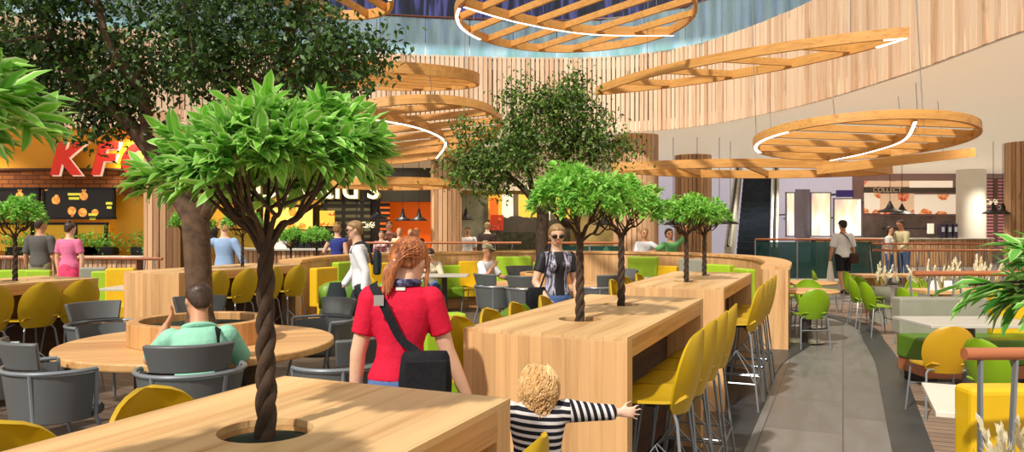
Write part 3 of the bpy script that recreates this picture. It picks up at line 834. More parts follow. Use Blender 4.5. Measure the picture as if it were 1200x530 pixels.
# seats beyond the partition and at far left
for px, d, w, zt, col, lab in (
    (545,19.3,.75,.98,'grey_pad','olive grey padded seat beyond the partition under the slim column'),
    (575,19.3,.5,.95,'yellow_pad','yellow padded seat beyond the partition below the far shop'),
    (500,19.2,.9,.9,'lime','lime padded seat beyond the partition below the orange wall'),
    (465,19.2,.5,.9,'yellow_pad','yellow padded seat beyond the partition left of the lime one')):
    booth(px, d, w, zt, col, lab, (0,-1), group='padded seats beyond the partition')
for px, d, w, zt, col, lab in (
    (15,13.6,.9,.86,'lime','long lime padded seat behind the left edge bar table'),
    (44,13.5,.4,.86,'lime','lime padded seat end beside the man in grey'),
    (108,12.6,.4,.96,'grey_pad','stone grey padded seat right of the woman in pink'),
    (121,12.2,.36,.92,'lime','lime padded seat right of the left edge bar table'),
    (140,12.0,.42,.98,'yellow_pad','yellow padded seat beside the end panel of the second bar table')):
    booth(px, d, w, zt, col, lab, (.3,-1), group='padded seats at far left')
# lounge sofas
def sofa(label, x, y, rz, L, cush=True):
    t = thing('lounge_sofa', label, 'sofa', (x, y, 0), rz, 'green lounge sofas')
    b = MB(); b.box((0,0,.15), (L, .8, .18)); b.build('base', M['olive_y'], t, bevel=.03)
    b = MB(); b.box((0,.06,.34), (L-.04, .72, .2)); b.build('seat', M['green_pad'], t, bevel=.06, seg=4)
    for s in (-1,1):
        b = MB(); R = 10; secs = []
        for i in range(9):
            xx = s*L/4+(-L/4+.02)+(L/2-.04)*i/8; k = 1-abs(i/4-1)**4*.35
            secs.append(((xx,-.29,.58),(0,1,0),(0,0,1),.13*k,.25*k))
        b.loft(secs, 18); b.build('backrest', M['green_pad'], t, 70)
    return t
sofa('green lounge sofa seen from behind, left of the middle bar table', -.02, 8.45, yaw_to(-.9167,.3995), 1.9)
sofa('green lounge sofa left of the woman in red with a cushion on it', -2.0, 11.35, yaw_to(.35,-.9), 1.7)
cu = MB(); cu.ball((0,0,0), (.26,.09,.24), 20); o = cu.build('cushion', M['dgreen_pad'], None, True); o.location = (-2.35, 11.3, .68); o.rotation_euler = (-.35,0,.3)
tag(o, 'dark green cushion leaning on the lounge sofa left of the woman in red', 'cushion')
t = booth(514, 5.9, .34, .98, 'lime', 'lime padded seat just right of the woman in red', (-.45,.9), group=None)
0 and booth(535, 5.75, .22, .95, 'yellow_pad', 'yellow padded seat between the lime one and the middle bar table', (-.45,.9), group='seats right of the woman in red')
# foreground right: banquette, yellow seat
t = thing('banquette', 'grey backed banquette with deep green seat on a timber base', 'bench', (5.1, 8.2, 0), 0)
b = MB(); b.box((-.42,.12,.67), (.96,.2,.4)); b.build('backrest', M['grey_pad'], t, bevel=.02)
b = MB(); b.box((.98,.12,.72), (1.75,.2,.5)); b.build('backrest', M['yellow_pad'], t, bevel=.02)
b = MB(); b.box((.5,-.2,.36), (2.8,.62,.26)); b.build('seat', M['dgreen_pad'], t, bevel=.03, seg=3)
b = MB(); b.box((.5,-.2,.165), (2.76,.6,.13)); b.build('base', M['rail'], t)
for xx in (-.8, .5, 1.8):
    b = MB(); b.box((xx,-.2,.05), (.08,.5,.1)); b.build('foot', M['black'], t)
t = thing('yellow_seat', 'yellow padded seat back behind the grey railing bars in the lower right corner', 'seat', (2.82, 3.62, 0), 0)
b = MB(); b.box((0,0,.55), (1.35,.16,.68)); b.build('backrest', M['yellow_pad'], t, bevel=.03, seg=3)
b = MB(); b.box((.36,.27,.33), (.62,.36,.2)); b.build('seat', M['yellow_pad'], t, bevel=.03, seg=3)
b = MB(); b.box((.36,.15,.115), (.6,.4,.23)); b.build('base', M['oak_side'], t)
t = thing('pointed_panel', 'dark green pointed felt panel standing beside the grey chairs', 'panel', (2.1, 16.9, 0), 0)
b = MB(); b.lathe([(.05,0),(.2,0),(.3,.25),(.27,.55),(.18,.9),(.09,1.1),(.01,1.2)], n=20); b.build('body', mat('dark green felt', S(34,92,58), .8), t, 60)

# ------------------------------------------------------------------ railings
def railing(label, pts, z, group='timber topped railings', r=.03, step=.16, zig=.06, bar=.012, z0=0.0, m=None, first=0):
    pts = [Vector(p) if len(p) == 3 else Vector((p[0], p[1], 0)) for p in pts]; o = pts[0].copy(); o.z = 0
    t = thing('railing', label, 'railing', o, 0, group); L = [p-o for p in pts]
    b = MB(); b.tube([p+Vector((0,0,z)) for p in L], r, 12); b.build('handrail', M['rail'], t, True)
    q = resample(L, step)
    if first: q = [p+(L[1]-L[0]).normalized()*first for p in q[:-1]]
    bars = []
    for i in range(len(q)):
        d = (q[min(i+1, len(q)-1)]-q[max(i-1, 0)]).normalized(); s = 1 if i % 2 else -1
        s = 0 if first and i == 0 else s
        bars.append((q[i]+d*zig*s+Vector((0,0,z-r*.8)), q[i]-d*zig*s+Vector((0,0,z0+.002))))
    for a, c in bars:
        b = MB(); b.beam(c, a, bar, bar*2.2, (0,1,0)); b.build('bar', M['steel'], t)
    return t
railing('nearest railing with thick red brown handrail and slanted grey bars, lower right', [(1.905,3.2),(2.9,3.25)], 1.11, r=.027, step=.125, zig=.03, bar=.0115, first=.07)
railing('short railing standing behind the grey banquette with a red brown handrail', [(4.47,8.45),(6.6,8.5)], 1.12, step=.14, zig=.04)
railing('long railing in front of the couple by the right food shop', [(7.6,16.0),(11.5,15.8)], 1.14, r=.025, step=.3)
railing('farther long railing below the couple by the right food shop', [(9.9,20.9),(14.5,20.5)], 1.16, r=.028, step=.3)
railing('railing beyond the partition below the orange wall', [(-3.9,20.2),(.25,20.2)], 1.2, r=.03, step=.35)
railing('railing behind the couple in grey and pink at far left', [(-10.6,15.4),(-6.9,15.0)], 1.0, r=.03, step=.3)
# glazed railing at the gallery edge
def glass_rail(label, a, c, z=1.25):
    a = Vector(a+(0,)); c = Vector(c+(0,)); t = thing('glass_railing', label, 'railing', a, math.atan2(c.y-a.y, c.x-a.x), 'glazed railings'); L = (c-a).length
    b = MB(); b.tube([(0,0,z),(L,0,z)], .035, 10); b.build('handrail', M['rail'], t, True)
    n = max(1, round(L/1.1))
    for i in range(n):
        b = MB(); b.box((L*(i+.5)/n,0,z/2), (L/n-.05,.02,z-.16)); b.build('glass_panel', M['gpane'], t)
    for i in range(n+1):
        b = MB(); b.box((L*i/n,0,z/2), (.035,.05,z)); b.build('post', M['steel'], t)
    b = MB(); b.box((L/2,0,.03), (L,.12,.06)); b.build('kerb', M['white'], t)
    return t
M['gpane'] = glassmat('deep green railing glass', S(46,92,88), .5)
glass_rail('deep green glass railing behind the man in white at the gallery edge', (7.3,22.8), (11.0,22.6))
glass_rail('green glass railing behind the sunglasses woman left of the batten column', (.9,20.0), (3.2,20.2), 1.2)
# batten fronted counters at left
def counter(label, a, c, z=1.1, name='shop_counter'):
    a = Vector(a+(0,)); c = Vector(c+(0,)); L = (c-a).length
    t = thing(name, label, 'counter', a, math.atan2(c.y-a.y, c.x-a.x), 'batten fronted shop counters')
    b = MB(); k = int(L/.11)
    for i in range(k): b.cv = random.random(); b.box((L*(i+.5)/k,0,(z-.05)/2), (L/k-.02,.06,z-.05))
    b.build('batten_front', M['slat_col'], t, var=True)
    b = MB(); b.box((L/2,.36,(z-.05)/2), (L,.64,z-.05)); b.build('body', M['gap'], t)
    b = MB(); b.box((L/2,.3,z-.02), (L+.06,.85,.05)); b.build('worktop', M['tabletop_grey'], t, bevel=.006)
    return t
counter('batten fronted counter with pale worktop below the yellow menu pictures', (-7.6,18.3), (-3.6,18.6))
counter('low batten fronted counter under the red lettered shop', (-15,17.2), (-8.4,17.0), .95)
counter('dark counter in front of the right food shop', (12.6,31.5), (19.6,31.0), 1.15)
# ------------------------------------------------------------------ shops, signs and menus
def wall_y(x):
    if x < -3.75: return 23.4
    if x < 4.5: return 24.5+(x+1.9)*.156
    if x < 15.9: return 33+(x-4.5)*.219
    return 35.5
def board(name, label, cat, px0, px1, py0, py1, d, m, frame=None, rz=0, group=None, th=.06, wall=True):
    a = P(px0, py1, d); c = P(px1, py0, d); w = c.x-a.x; h = c.z-a.z
    t = thing(name, label, cat, ((a.x+c.x)/2, d, (a.z+c.z)/2), rz, group)
    b = MB(); b.box((0,0,0), (w, th, h)); b.build('face', m, t)
    wy = wall_y((a.x+c.x)/2)
    if wall and wy-d > .1:
        b = MB()
        for s in (-.3,.3): b.box((s*w,(wy-d)/2+th/2-.005,0), (.05,wy-d-th+.02,.05))
        b.build('mount', M['black'], t)
    if frame:
        for q in ((0,h/2,w+.08,.05),(0,-h/2,w+.08,.05),(-w/2,0,.05,h),(w/2,0,.05,h)):
            b = MB(); b.box((q[0],-.01,q[1]), (q[2],th+.03,q[3])); b.build('frame', M[frame], t)
    return t
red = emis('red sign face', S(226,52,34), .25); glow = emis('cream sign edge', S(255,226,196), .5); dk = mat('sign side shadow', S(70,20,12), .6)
warm = emis('cream lit letters', S(255,246,206), .9)
# red lettered shop at far left
brick = None
def brickmat():
    t = NT('dark red bricks'); o = t.obj(); mp = t.mapping(o, (1,1,1), (0,0,0), (PI/2,0,0))
    br = t.n('ShaderNodeTexBrick'); t.l(mp, br.inputs['Vector']); br.inputs['Scale'].default_value = 1
    br.inputs['Brick Width'].default_value = .3; br.inputs['Row Height'].default_value = .11; br.inputs['Mortar Size'].default_value = .012
    br.inputs['Color1'].default_value = S(150,84,26); br.inputs['Color2'].default_value = S(112,56,18); br.inputs['Mortar'].default_value = S(80,40,14)
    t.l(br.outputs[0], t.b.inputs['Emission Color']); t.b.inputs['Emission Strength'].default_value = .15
    return t.fin(br.outputs[0], .8)
t = thing('shop_fascia', 'amber fascia with dark brick band under the red letters at far left', 'fascia', P(60,200,18.6), 0)
b = MB(); b.box((0,.2,.53), (9.6,.3,1.02)); b.build('amber_panel', M['amber'], t)
b = MB(); b.box((-.6,.15,-.3), (6.0,.3,.62)); b.build('brick_band', brickmat(), t)
b = MB(); b.box((-.6,.12,.03), (6.2,.36,.05)); b.build('ledge', M['gap'], t)
b = MB(); b.box((1.55,.3,-1.45), (2.0,.3,2.95)); b.build('amber_pier', M['amber'], t)
sg = thing('red_letter_sign', 'big red slanted letters KFC with pale edges on the amber fascia', 'sign', P(116,188,18.3), 0)
for i, ch in enumerate('KFC'):
    x = (-.82, .07, .86)[i]
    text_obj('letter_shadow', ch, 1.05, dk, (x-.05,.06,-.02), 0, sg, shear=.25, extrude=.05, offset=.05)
    text_obj('letter_edge', ch, 1.05, glow, (x+.03,.0,-.02), 0, sg, shear=.25, extrude=.02, offset=.05)
    text_obj('letter', ch, 1.05, red, (x,-.04,0), 0, sg, shear=.25, extrude=.03, offset=.045)
fb_dark = foodboard('menu with fried food on black', S(22,16,12), S(222,130,50), S(250,190,96), 3.2, .5, .36)
t = board('menu_board', 'black menu board with fried food pictures under the red letters', 'menu board', 52,134,221,256,18.4, fb_dark, 'black')
for i, (x, z, w_) in enumerate(((-.1,.22,.3),(.35,-.27,.2),(.75,.0,.16))):
    b = MB()
    for k in range(2): b.box((x,-.05,z-.1*k), (w_-.05*k,.01,.06))
    b.build('price_line', emis('yellow menu lettering', S(226,220,70), .5), t)
board('menu_board', 'black menu board at the left edge behind the small tree', 'menu board', -10,46,221,256,18.4, fb_dark, 'black')
t = board('serving_window', 'amber lit serving hatch with dark posts under the black menu board', 'hatch', -10,128,262,294,18.6, emis('amber hatch glow', S(214,160,40), .35))
for x in (-.4, .65, 1.4):
    b = MB(); b.box((x,-.06,0), (.07,.06,.66)); b.build('post', M['black'], t)
b = MB(); b.box((0,-.06,.33), (2.9,.08,.06)); b.build('lintel', M['black'], t)
# white lettered shop
t = thing('sign_fascia', 'dark fascia band behind the big cream letters', 'fascia', P(375,217,22.6), 0)
b = MB(); b.box((0,0,0), (6.9,.3,1.0)); b.build('face', mat('dark olive fascia', S(44,38,22), .6), t)
sg = thing('cream_letter_sign', "large cream lit letters McDonald's on the dark fascia", 'sign', P(346,220,22.3), 0)
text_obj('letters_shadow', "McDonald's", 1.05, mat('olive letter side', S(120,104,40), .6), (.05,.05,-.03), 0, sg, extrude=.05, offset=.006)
text_obj('letters', "McDonald's", 1.05, warm, (0,0,0), 0, sg, extrude=.03, offset=.008)
fb_y = foodboard('menu with dishes on yellow', S(250,214,104), S(222,122,30), S(240,170,60), 3.0, .7, .40)
fb_y2 = foodboard('menu with dishes on amber', S(244,186,64), S(196,92,20), S(250,210,100), 2.6, .55, .42)
board('menu_board', 'bright yellow menu board with orange dishes left of the dark chalk menu', 'menu board', 308,368,242,270,22.4, fb_y, 'black', group='yellow menu boards')
board('menu_board', 'amber menu board behind the man in the blue shirt', 'menu board', 236,302,238,269,22.4, fb_y2, 'black', group='yellow menu boards')
board('header_panel', 'ochre header panel above the yellow menu board', 'panel', 318,376,226,240,22.35, emis('ochre header', S(190,140,40), .3))
board('menu_board', 'small amber poster on the dark chalk menu', 'poster', 375,392,247,265,22.2, fb_y2, None)
board('chalk_menu', 'dark chalk menu with rows of small lines below the cream letters', 'menu board', 376,434,230,296,22.5, linesmat('chalk lines', S(34,30,18), S(96,92,62), .2, .2, .55))
board('slat_screen', 'orange and black slatted screen left of the orange wall', 'screen', 434,457,231,296,22.6, linesmat('orange black slats', S(30,20,14), S(226,104,20), .16, .2, 40))
board('back_bar', 'olive back bar behind the left counter with small machines', 'bar', 238,372,270,296,22.0, mat('olive back bar', S(176,150,50), .5, 0, .4, 2.5))
sc = thing('script_sign', 'white handwritten McCafe lettering on the chalk menu', 'sign', P(423,264,22.3), 0)
text_obj('letters', 'McCafé', .25, warm, (0,0,0), 0, sc, shear=.35, extrude=.01)
for i, (px, w_) in enumerate(((346,.16),(354,.13),(362,.15),(371,.14),(378,.12),(330,.3))):
    t = thing('coffee_machine' if i == 5 else 'dispenser', ('pale till screen on the left counter' if i == 5 else 'dark drinks dispenser on the left counter, %s in its row' % ['first','second','third','fourth','last'][i]), 'machine', (P(px,0,18.75).x, 18.75, 1.1), 0, None if i == 5 else 'dispensers on the left counter')
    b = MB(); b.box((0,0,.14), (w_,.2,.28)); b.build('body', M['white' if i == 5 else 'black'], t, bevel=.01)
    b = MB(); b.box((0,-.1,.3), (w_*.7,.1,.06)); b.build('top', M['chrome'], t)
# middle shop with pictures
def midshop():
    t = NT('yellow shop backdrop'); o = t.obj(); x = t.sep(o)
    f = t.math('FRACT', t.math('DIVIDE', x[0], 1.15)); n = t.noise(t.mapping(o, (1,1,1)), 2.2, 3)
    col = t.ramp(f, [(.0, S(250,200,70)), (.3, S(246,188,40)), (.33, S(250,246,226)), (.62, S(252,250,236)), (.64, S(96,84,62)), (.78, S(244,200,80)), (1, S(250,214,96))], 'CONSTANT')
    z = t.math('ADD', x[2], t.math('MULTIPLY', n, .5))
    col = t.mix(t.ramp(z, [(.28, (1,1,1,1)), (.34, (0,0,0,1))], 'CONSTANT'), col, S(64,56,44))
    col = t.mix(t.ramp(n, [(.55,(0,0,0,1)),(.7,(.5,.5,.5,1))]), col, S(90,80,40))
    t.fin(col, .5); t.l(col, t.b.inputs['Emission Color']); t.b.inputs['Emission Strength'].default_value = .3
    return t.m
board('shop_backdrop', 'yellow and white striped shop backdrop behind the olive tree', 'backdrop', 566,668,228,290,23.6, midshop())
board('shop_window', 'dim green shop window beside the slim batten column', 'window', 540,572,228,292,23.3, mat('dim green shop window', S(120,120,96), .3, 0, .5, 1.5))
board('planted_ledge', 'dark hedge topped ledge in front of the yellow shop backdrop', 'ledge', 585,668,272,292,22.6, mat('dark hedge ledge', S(58,58,36), .8, 0, .6, 9))
board('poster', 'orange poster left of the olive tree trunk', 'poster', 574,584,232,262,23.1, emis('orange poster', S(236,110,30), .3))
board('red_screen', 'small red poster screen below the yellow shop backdrop', 'poster', 575,590,252,270,23.0, foodboard('red poster', S(180,50,24), S(230,120,40), S(60,30,60), 5, .2))
board('shop_window', 'cream and violet shop window right of the olive tree', 'window', 680,722,222,292,24.0, mat('cream violet window', S(206,182,120), .4, 0, .55, 1.3))
# lilac gallery windows
def brightwin():
    t = NT('bright far shopfront'); o = t.obj(); x = t.sep(o)
    n = t.noise(t.mapping(o, (1,1,.25)), 1.6, 2)
    col = t.ramp(n, [(.3, S(178,150,176)), (.44, S(250,216,176)), (.56, S(255,250,246)), (.66, S(238,206,190)), (.8, S(120,104,156))])
    t.fin(col, .4); t.l(col, t.b.inputs['Emission Color']); t.b.inputs['Emission Strength'].default_value = .9
    return t.m
bw = brightwin()
for px0, px1, lab in ((921,931,'narrow'),(950,973,'peach lit'),(977,1009,'white lit')):
    board('shopfront_window', '%s shopfront window behind the man in white' % lab, 'window', px0, px1, 226 if px0 < 977 else 233, 277, 32.8, bw, 'steel', group='far bright shopfront windows')
board('shop_sign', 'dark violet sign above the white lit shopfront window', 'sign', 980,1000,223,231,32.6, emis('violet sign', S(60,46,120), .2))
board('gallery_pier', 'mauve grey pier between the bright shopfront windows', 'pier', 932,949,222,290,33.0, mat('mauve pier', S(150,142,160), .6, 0, .1))
# right food shop
fb_r = foodboard('menu with dishes on cream', S(250,232,206), S(214,110,60), S(244,180,120), 1.15, .55, .36)
fb_r2 = foodboard('menu with red dishes', S(236,196,160), S(196,60,48), S(240,150,100), 1.5, .5, .42)
board('menu_board', 'wide cream menu board with dishes in the right food shop', 'menu board', 1071,1121,228,251,34.6, fb_r, None, group='right shop menu boards')
board('menu_board', 'red toned food picture left of the wide cream menu board', 'menu board', 1032,1071,227,251,34.6, fb_r2, None, group='right shop menu boards')
board('menu_board', 'square cream food picture at the left end of the right food shop', 'menu board', 1013,1031,225,250,34.6, fb_r, None, group='right shop menu boards')
board('menu_board', 'upper strip of red food pictures in the right food shop', 'menu board', 1013,1065,212,219,34.7, fb_r2, None, group='right shop upper boards')
board('menu_board', 'upper strip of cream food pictures in the right food shop', 'menu board', 1066,1116,212,222,34.7, fb_r, None, group='right shop upper boards')
t = board('sign_beam', 'dark beam with small letters COLLECT above the menu boards', 'sign', 1012,1121,220,226,34.2, mat('dark taupe beam', S(92,80,70), .5))
text_obj('letters', 'COLLECT', .3, M['cream'], (-1.05,-.05,0), 0, t, extrude=.01)
board('kitchen_front', 'dim kitchen front with pale equipment under the right menu boards', 'kitchen', 1012,1121,253,279,34.8, mat('mauve kitchen', S(128,112,108), .4, 0, .5, 1.4))
board('poster', 'white notice standing on the right shop counter', 'notice', 1087,1094,262,274,31.0, emis('white notice', S(245,240,220), .4))
for i, px in enumerate((1103,1111,1118)):
    t = thing('dispenser', 'dark drinks dispenser on the right counter, %s of three' % ['left','middle','right'][i], 'machine', (P(px,0,31.4).x, 31.4, 1.15), 0, 'dispensers on the right counter')
    b = MB(); b.box((0,0,.3), (.2,.25,.6)); b.build('body', mat('dark dispenser', S(54,40,62), .35), t, bevel=.02)
    b = MB(); b.box((0,-.13,.36), (.12,.03,.2)); b.build('panel', M['chrome'], t)
board('price_board', 'dark brown price board with red lines beside the white column', 'menu board', 1154,1184,209,290,33.4, linesmat('red price lines', S(88,60,48), S(196,120,130), .14, .25, 1.0))
sc = thing('script_sign', 'white handwritten Cafe lettering beside the white column', 'sign', P(1160,237,33.2), 0)
text_obj('letters', 'Café', .34, warm, (0,0,0), 0, sc, shear=.3, extrude=.01)
# pendant lamps
def lamp(px, py, d, label, group, r=.3):
    p = P(px, py, d); t = thing('pendant_lamp', label, 'lamp', p, 0, group)
    b = MB(); b.lathe([(r,-.02),(r,.0),(r*.82,.035),(r*.45,.075),(r*.3,.12),(r*.2,.2),(.035,.26),(.03,.3),(.001,.3)], n=28); b.build('lamp_shade', M['black'], t, 50)
    b = MB(); b.tube([(0,0,.28),(0,0,SOF-p.z)], .008, 5); b.build('cord', M['black'], t)
    return t
l0 = lamp(443, 256, 17.5, 'black pendant lamp in front of the slatted screen', 'pendant lamps by the orange wall', .22)
for px, py, d, lab, g, s in (
    (472,258,20.5,'black pendant lamp on the left of the orange wall','pendant lamps by the orange wall',1),
    (491,258,20.5,'black pendant lamp on the right of the orange wall','pendant lamps by the orange wall',1),
    (546,257,21.5,'black pendant lamp right of the slim batten column','pendant lamps by the orange wall',1),
    (707,263,21,'black pendant lamp between the two middle braided trunks','pendant lamps by the big columns',1.3),
    (789,263,21,'black pendant lamp right of the big batten column','pendant lamps by the big columns',1.15),
    (817,263,21,'black pendant lamp in front of the escalator column','pendant lamps by the big columns',1.1),
    (843,262,21,'black pendant lamp left of the escalator','pendant lamps by the big columns',1.2),
    (856,262,22,'black pendant lamp touching the escalator side','pendant lamps by the big columns',1),
    (1043,248,22,'larger black pendant lamp above the couple','pendant lamps on the right',1.45),
    (1057,251,22.5,'lower black pendant lamp right above the couple','pendant lamps on the right',1.4),
    (1164,250,22,'black pendant lamp in front of the price board, left of two','pendant lamps on the right',1.2),
    (1175,250,22.5,'black pendant lamp in front of the price board, right of two','pendant lamps on the right',1.3)):
    lamp(px, py, d, lab, g, .22*s*d/20*1.0)
# ------------------------------------------------------------------ hanging timber rings
def leaf_ring(label, c, a, b_, yaw, tilt, slat_dir, n_slats, spine=None, h=.15, w=.055, cables=3, led=None, pts=None, slat_gap=None):
    """flat timber ring: outer frame, parallel slats, curved spine with a led strip"""
    t = thing('timber_ring', label, 'ceiling lamp', c, 0, 'hanging timber rings'); t.rotation_euler = (tilt[0], tilt[1], yaw)
    if pts is None: pts = [Vector((a*math.cos(2*PI*i/64), b_*math.sin(2*PI*i/64), 0)) for i in range(64)]
    else: pts = [Vector((p[0], p[1], 0)) for p in pts]
    def band(P_, closed, z0=-h/2, z1=h/2, ww=w):
        m = MB(); k = len(P_); vs = []
        for i, p in enumerate(P_):
            d = (P_[(i+1) % k]-P_[i-1]) if closed else (P_[min(i+1, k-1)]-P_[max(i-1, 0)])
            d.normalize(); nn = Vector((d.y, -d.x, 0))*ww/2
            vs += [p-nn+Vector((0,0,z0)), p+nn+Vector((0,0,z0)), p+nn+Vector((0,0,z1)), p-nn+Vector((0,0,z1))]
        fs = []
        for i in range(k if closed else k-1):
            j = (i+1) % k
            for q in range(4): fs.append((i*4+q, i*4+(q+1) % 4, j*4+(q+1) % 4, j*4+q))
        if not closed: fs += [(0,1,2,3), tuple((k-1)*4+q for q in (3,2,1,0))]
        m.add(vs, fs); return m
    band(pts, True).build('frame', M['beam'], t)
    if spine:
        sp = smoothpath([(x, y, 0) for x, y in spine], 10); band(sp, False, -h*.62, h*.45).build('spine', M['beam'], t)
        band(sp, False, -h*.66, -h*.62, w*.8).build('led_strip', M['led'], t)
    if led:
        L = [pts[i % len(pts)]*.992 for i in range(int(led[0]*len(pts)), int(led[1]*len(pts))+1)]
        band(L, False, -h*.56, -h*.5, w*.9).build('led_strip', M['led'], t)
    # slats clipped to the outline
    dx, dy = math.cos(slat_dir), math.sin(slat_dir); nx, ny = -dy, dx
    pr = [p.x*nx+p.y*ny for p in pts]; lo, hi = min(pr), max(pr)
    for i in range(n_slats):
        o = lo+(hi-lo)*(i+1)/(n_slats+1); xs = []
        for p, q in zip(pts, pts[1:]+pts[:1]):
            u, v = p.x*nx+p.y*ny-o, q.x*nx+q.y*ny-o
            if u*v < 0: k = u/(u-v); r_ = p.lerp(q, k); xs.append(r_.x*dx+r_.y*dy)
        if len(xs) < 2: continue
        s0, s1 = min(xs), max(xs); A = Vector((nx*o+dx*s0, ny*o+dy*s0, .01)); B = Vector((nx*o+dx*s1, ny*o+dy*s1, .01))
        m = MB(); m.beam(A, B, .05, h*.75); m.build('slat', M['beam'], t)
    for i in range(cables):
        p = pts[int(len(pts)*(i+.3)/cables) % len(pts)]
        m = MB(); m.tube([p, p+Vector((0,0,9.5-c[2] if c[1] < 15 else SOF-c[2]))], .006, 5); m.build('cable', M['steel'], t)
    return t
leaf_ring('large round timber ring with white led curve at the top of the picture', (1.13,13.9,5.5), 2.15, 2.6, 0, (0,0), math.atan2(-2.3,1.62), 6,
          spine=[(-1.95,-.9),(-1.0,.1),(.4,.95),(2.05,1.05)], led=(.42,.56), h=.16)
leaf_ring('oval timber ring with led curve hanging above the green chairs at right', (5.53,12.0,3.04), 1.63, 1.5, 0, (math.radians(-6),0), math.radians(8), 5,
          spine=[(.1,1.45),(.45,.7),(.55,-.2),(.1,-1.4)], led=(.42,.58), h=.13)
def lens(L, W, n=24):
    top = [(-L/2+L*i/n, W/2*(1-(2*i/n-1)**2)**.9) for i in range(n+1)]; bot = [(x, -y) for x, y in top[1:-1]][::-1]; return top+bot
leaf_ring('long slim timber leaf hanging in front of the curved batten wall at right', (3.6,12.9,4.35), 0, 0, math.atan2(-4.1,3.4), (math.radians(-1),0), math.radians(60), 4, pts=lens(6.0,1.25), led=(.46,.54), h=.15)
leaf_ring('low slim timber leaf below the oval ring, pointing right to the shop windows', (5.0,15.6,2.82), 0, 0, .12, (math.radians(-4.5),0), math.radians(50), 3, pts=lens(6.0,1.5), h=.17)
leaf_ring('single slanting timber leaf just under the oval ring', (7.4,14.6,2.90), 0, 0, .1, (0,math.radians(-6.5)), math.radians(60), 3, pts=lens(3.2,.5), h=.17)
leaf_ring('flat timber disc seen nearly edge on above the bushy table tree', (-2.55,14.6,4.52), 1.9, 1.4, 0, (math.radians(3.5),math.radians(1.5)), math.radians(20), 5, h=.2)
leaf_ring('timber leaf with led curve hanging below the flat disc at left', (-2.2,15.2,3.5), 2.0, 1.9, .35, (math.radians(-12),math.radians(-4)), math.radians(-12), 6,
          spine=[(-1.2,-1.4),(.1,-.7),(.95,.3),(1.05,1.5)], h=.17)
leaf_ring('low timber leaf above the orange wall', (-2.7,17.5,2.62), 0, 0, -.1, (math.radians(-3),0), math.radians(50), 3, pts=lens(3.2,1.4), h=.16)
leaf_ring('timber ring corner with led strip cut by the top edge at left', (-2.9,12.0,5.35), 1.0, 1.2, .3, (0,math.radians(6)), math.radians(50), 3, led=(.55,.95), h=.16)
# ------------------------------------------------------------------ braided table trees
def bushy_tree(label, x, y, zb, R, ztop, zrim, group, seed, nleaf, leafL, m, fork=.52, shift=0, slope=0, cards=LEAF8, rz=0, droop=.28):
    rnd = random.Random(seed); rs = np.random.RandomState(seed)
    t = thing('braided_tree', label, 'tree', (x, y, zb), rz, group)
    zr = zrim-zb; zt = ztop-zb; zf = zr*.83
    b = MB()
    for k in range(3):
        pts = []
        for i in range(40):
            s = i/39; a = k*2*PI/3+s*PI*5.4; r = .0135*(1+.12*math.sin(s*26+k))*(1.15-.35*s)
            pts.append((r*math.cos(a), r*math.sin(a), -.03+(zf+.03)*s))
        b.tube(pts, [.0135*(1.2-.4*i/39) for i in range(40)], 9)
    b.build('trunk', M['bark'], t, True)
    b = MB(); tips = []
    for k in range(8):
        a = 2*PI*k/8+rnd.uniform(-.3,.3); rr = R*rnd.uniform(.5,.8)
        e = Vector((math.cos(a)*rr, math.sin(a)*rr, zr+(zt-zr)*rnd.uniform(.05,.35)))
        s0 = Vector((.012*math.cos(a), .012*math.sin(a), zf-.01-rnd.uniform(0,.06)))
        mid = s0.lerp(e, .5)+Vector((0,0,-.03+rnd.uniform(-.02,.03)))
        path = smoothpath([s0, s0.lerp(mid,.5)+Vector((0,0,.02)), mid, e], 5)
        b.tube(path, [.0095-.006*i/(len(path)-1) for i in range(len(path))], 6); tips.append(e)
        for q in range(3):
            st = path[rnd.randint(6, 12)]; a2 = a+rnd.uniform(-.9,.9); r2 = R*rnd.uniform(.4,.9)
            e2 = Vector((math.cos(a2)*r2, math.sin(a2)*r2, zr+(zt-zr)*rnd.uniform(.1,.7)*(1.1-r2/R*.6)))
            b.tube(smoothpath([st, st.lerp(e2,.5)+Vector((0,0,-.015)), e2], 4), [.006,.0055,.005,.0045,.004,.0035,.003,.0025,.002], 5)
    b.build('branches', M['bark'], t, True)
    # leaves in whorls over a flattened dome
    nw = nleaf//9; pos = []; ax = []; up = []
    for i in range(nw):
        f = rs.rand(); ph = rs.rand()*2*PI
        rr = R*math.sqrt(rs.rand())*.97; lump = 1+.10*math.sin(ph*5+seed)+.06*math.sin(ph*11+2*seed)
        hz = math.sqrt(max(0, 1-(rr/R)**2)); lay = rs.rand()**.6
        z = zr+(zt-zr)*(hz*(.25+.70*lay)*lump-.06+.05*rs.randn())+slope*rr/R*math.cos(ph)
        c = np.array([rr*math.cos(ph)*lump+shift, rr*math.sin(ph)*lump, z]); out = np.array([math.cos(ph)*rr/R*1.2, math.sin(ph)*rr/R*1.2, hz*.55])
        for k in range(9):
            d = out+rs.randn(3)*.55; d[2] -= droop*(.2+rs.rand())
            pos.append(c+rs.randn(3)*leafL*.12); ax.append(d); up.append(np.array([0,0,1])+rs.randn(3)*.35+out*.5)
    N = len(pos); L = leafL*(.65+.6*rs.rand(N)); zz = np.array([p[2] for p in pos])
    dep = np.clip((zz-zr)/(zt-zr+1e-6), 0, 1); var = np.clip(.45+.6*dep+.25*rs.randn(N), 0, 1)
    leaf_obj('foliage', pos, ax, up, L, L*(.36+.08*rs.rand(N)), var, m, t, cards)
    return t
def hole(u): return UV(u, VC)
G = 'braided trees in the table wells'
x, y = hole(1.6)
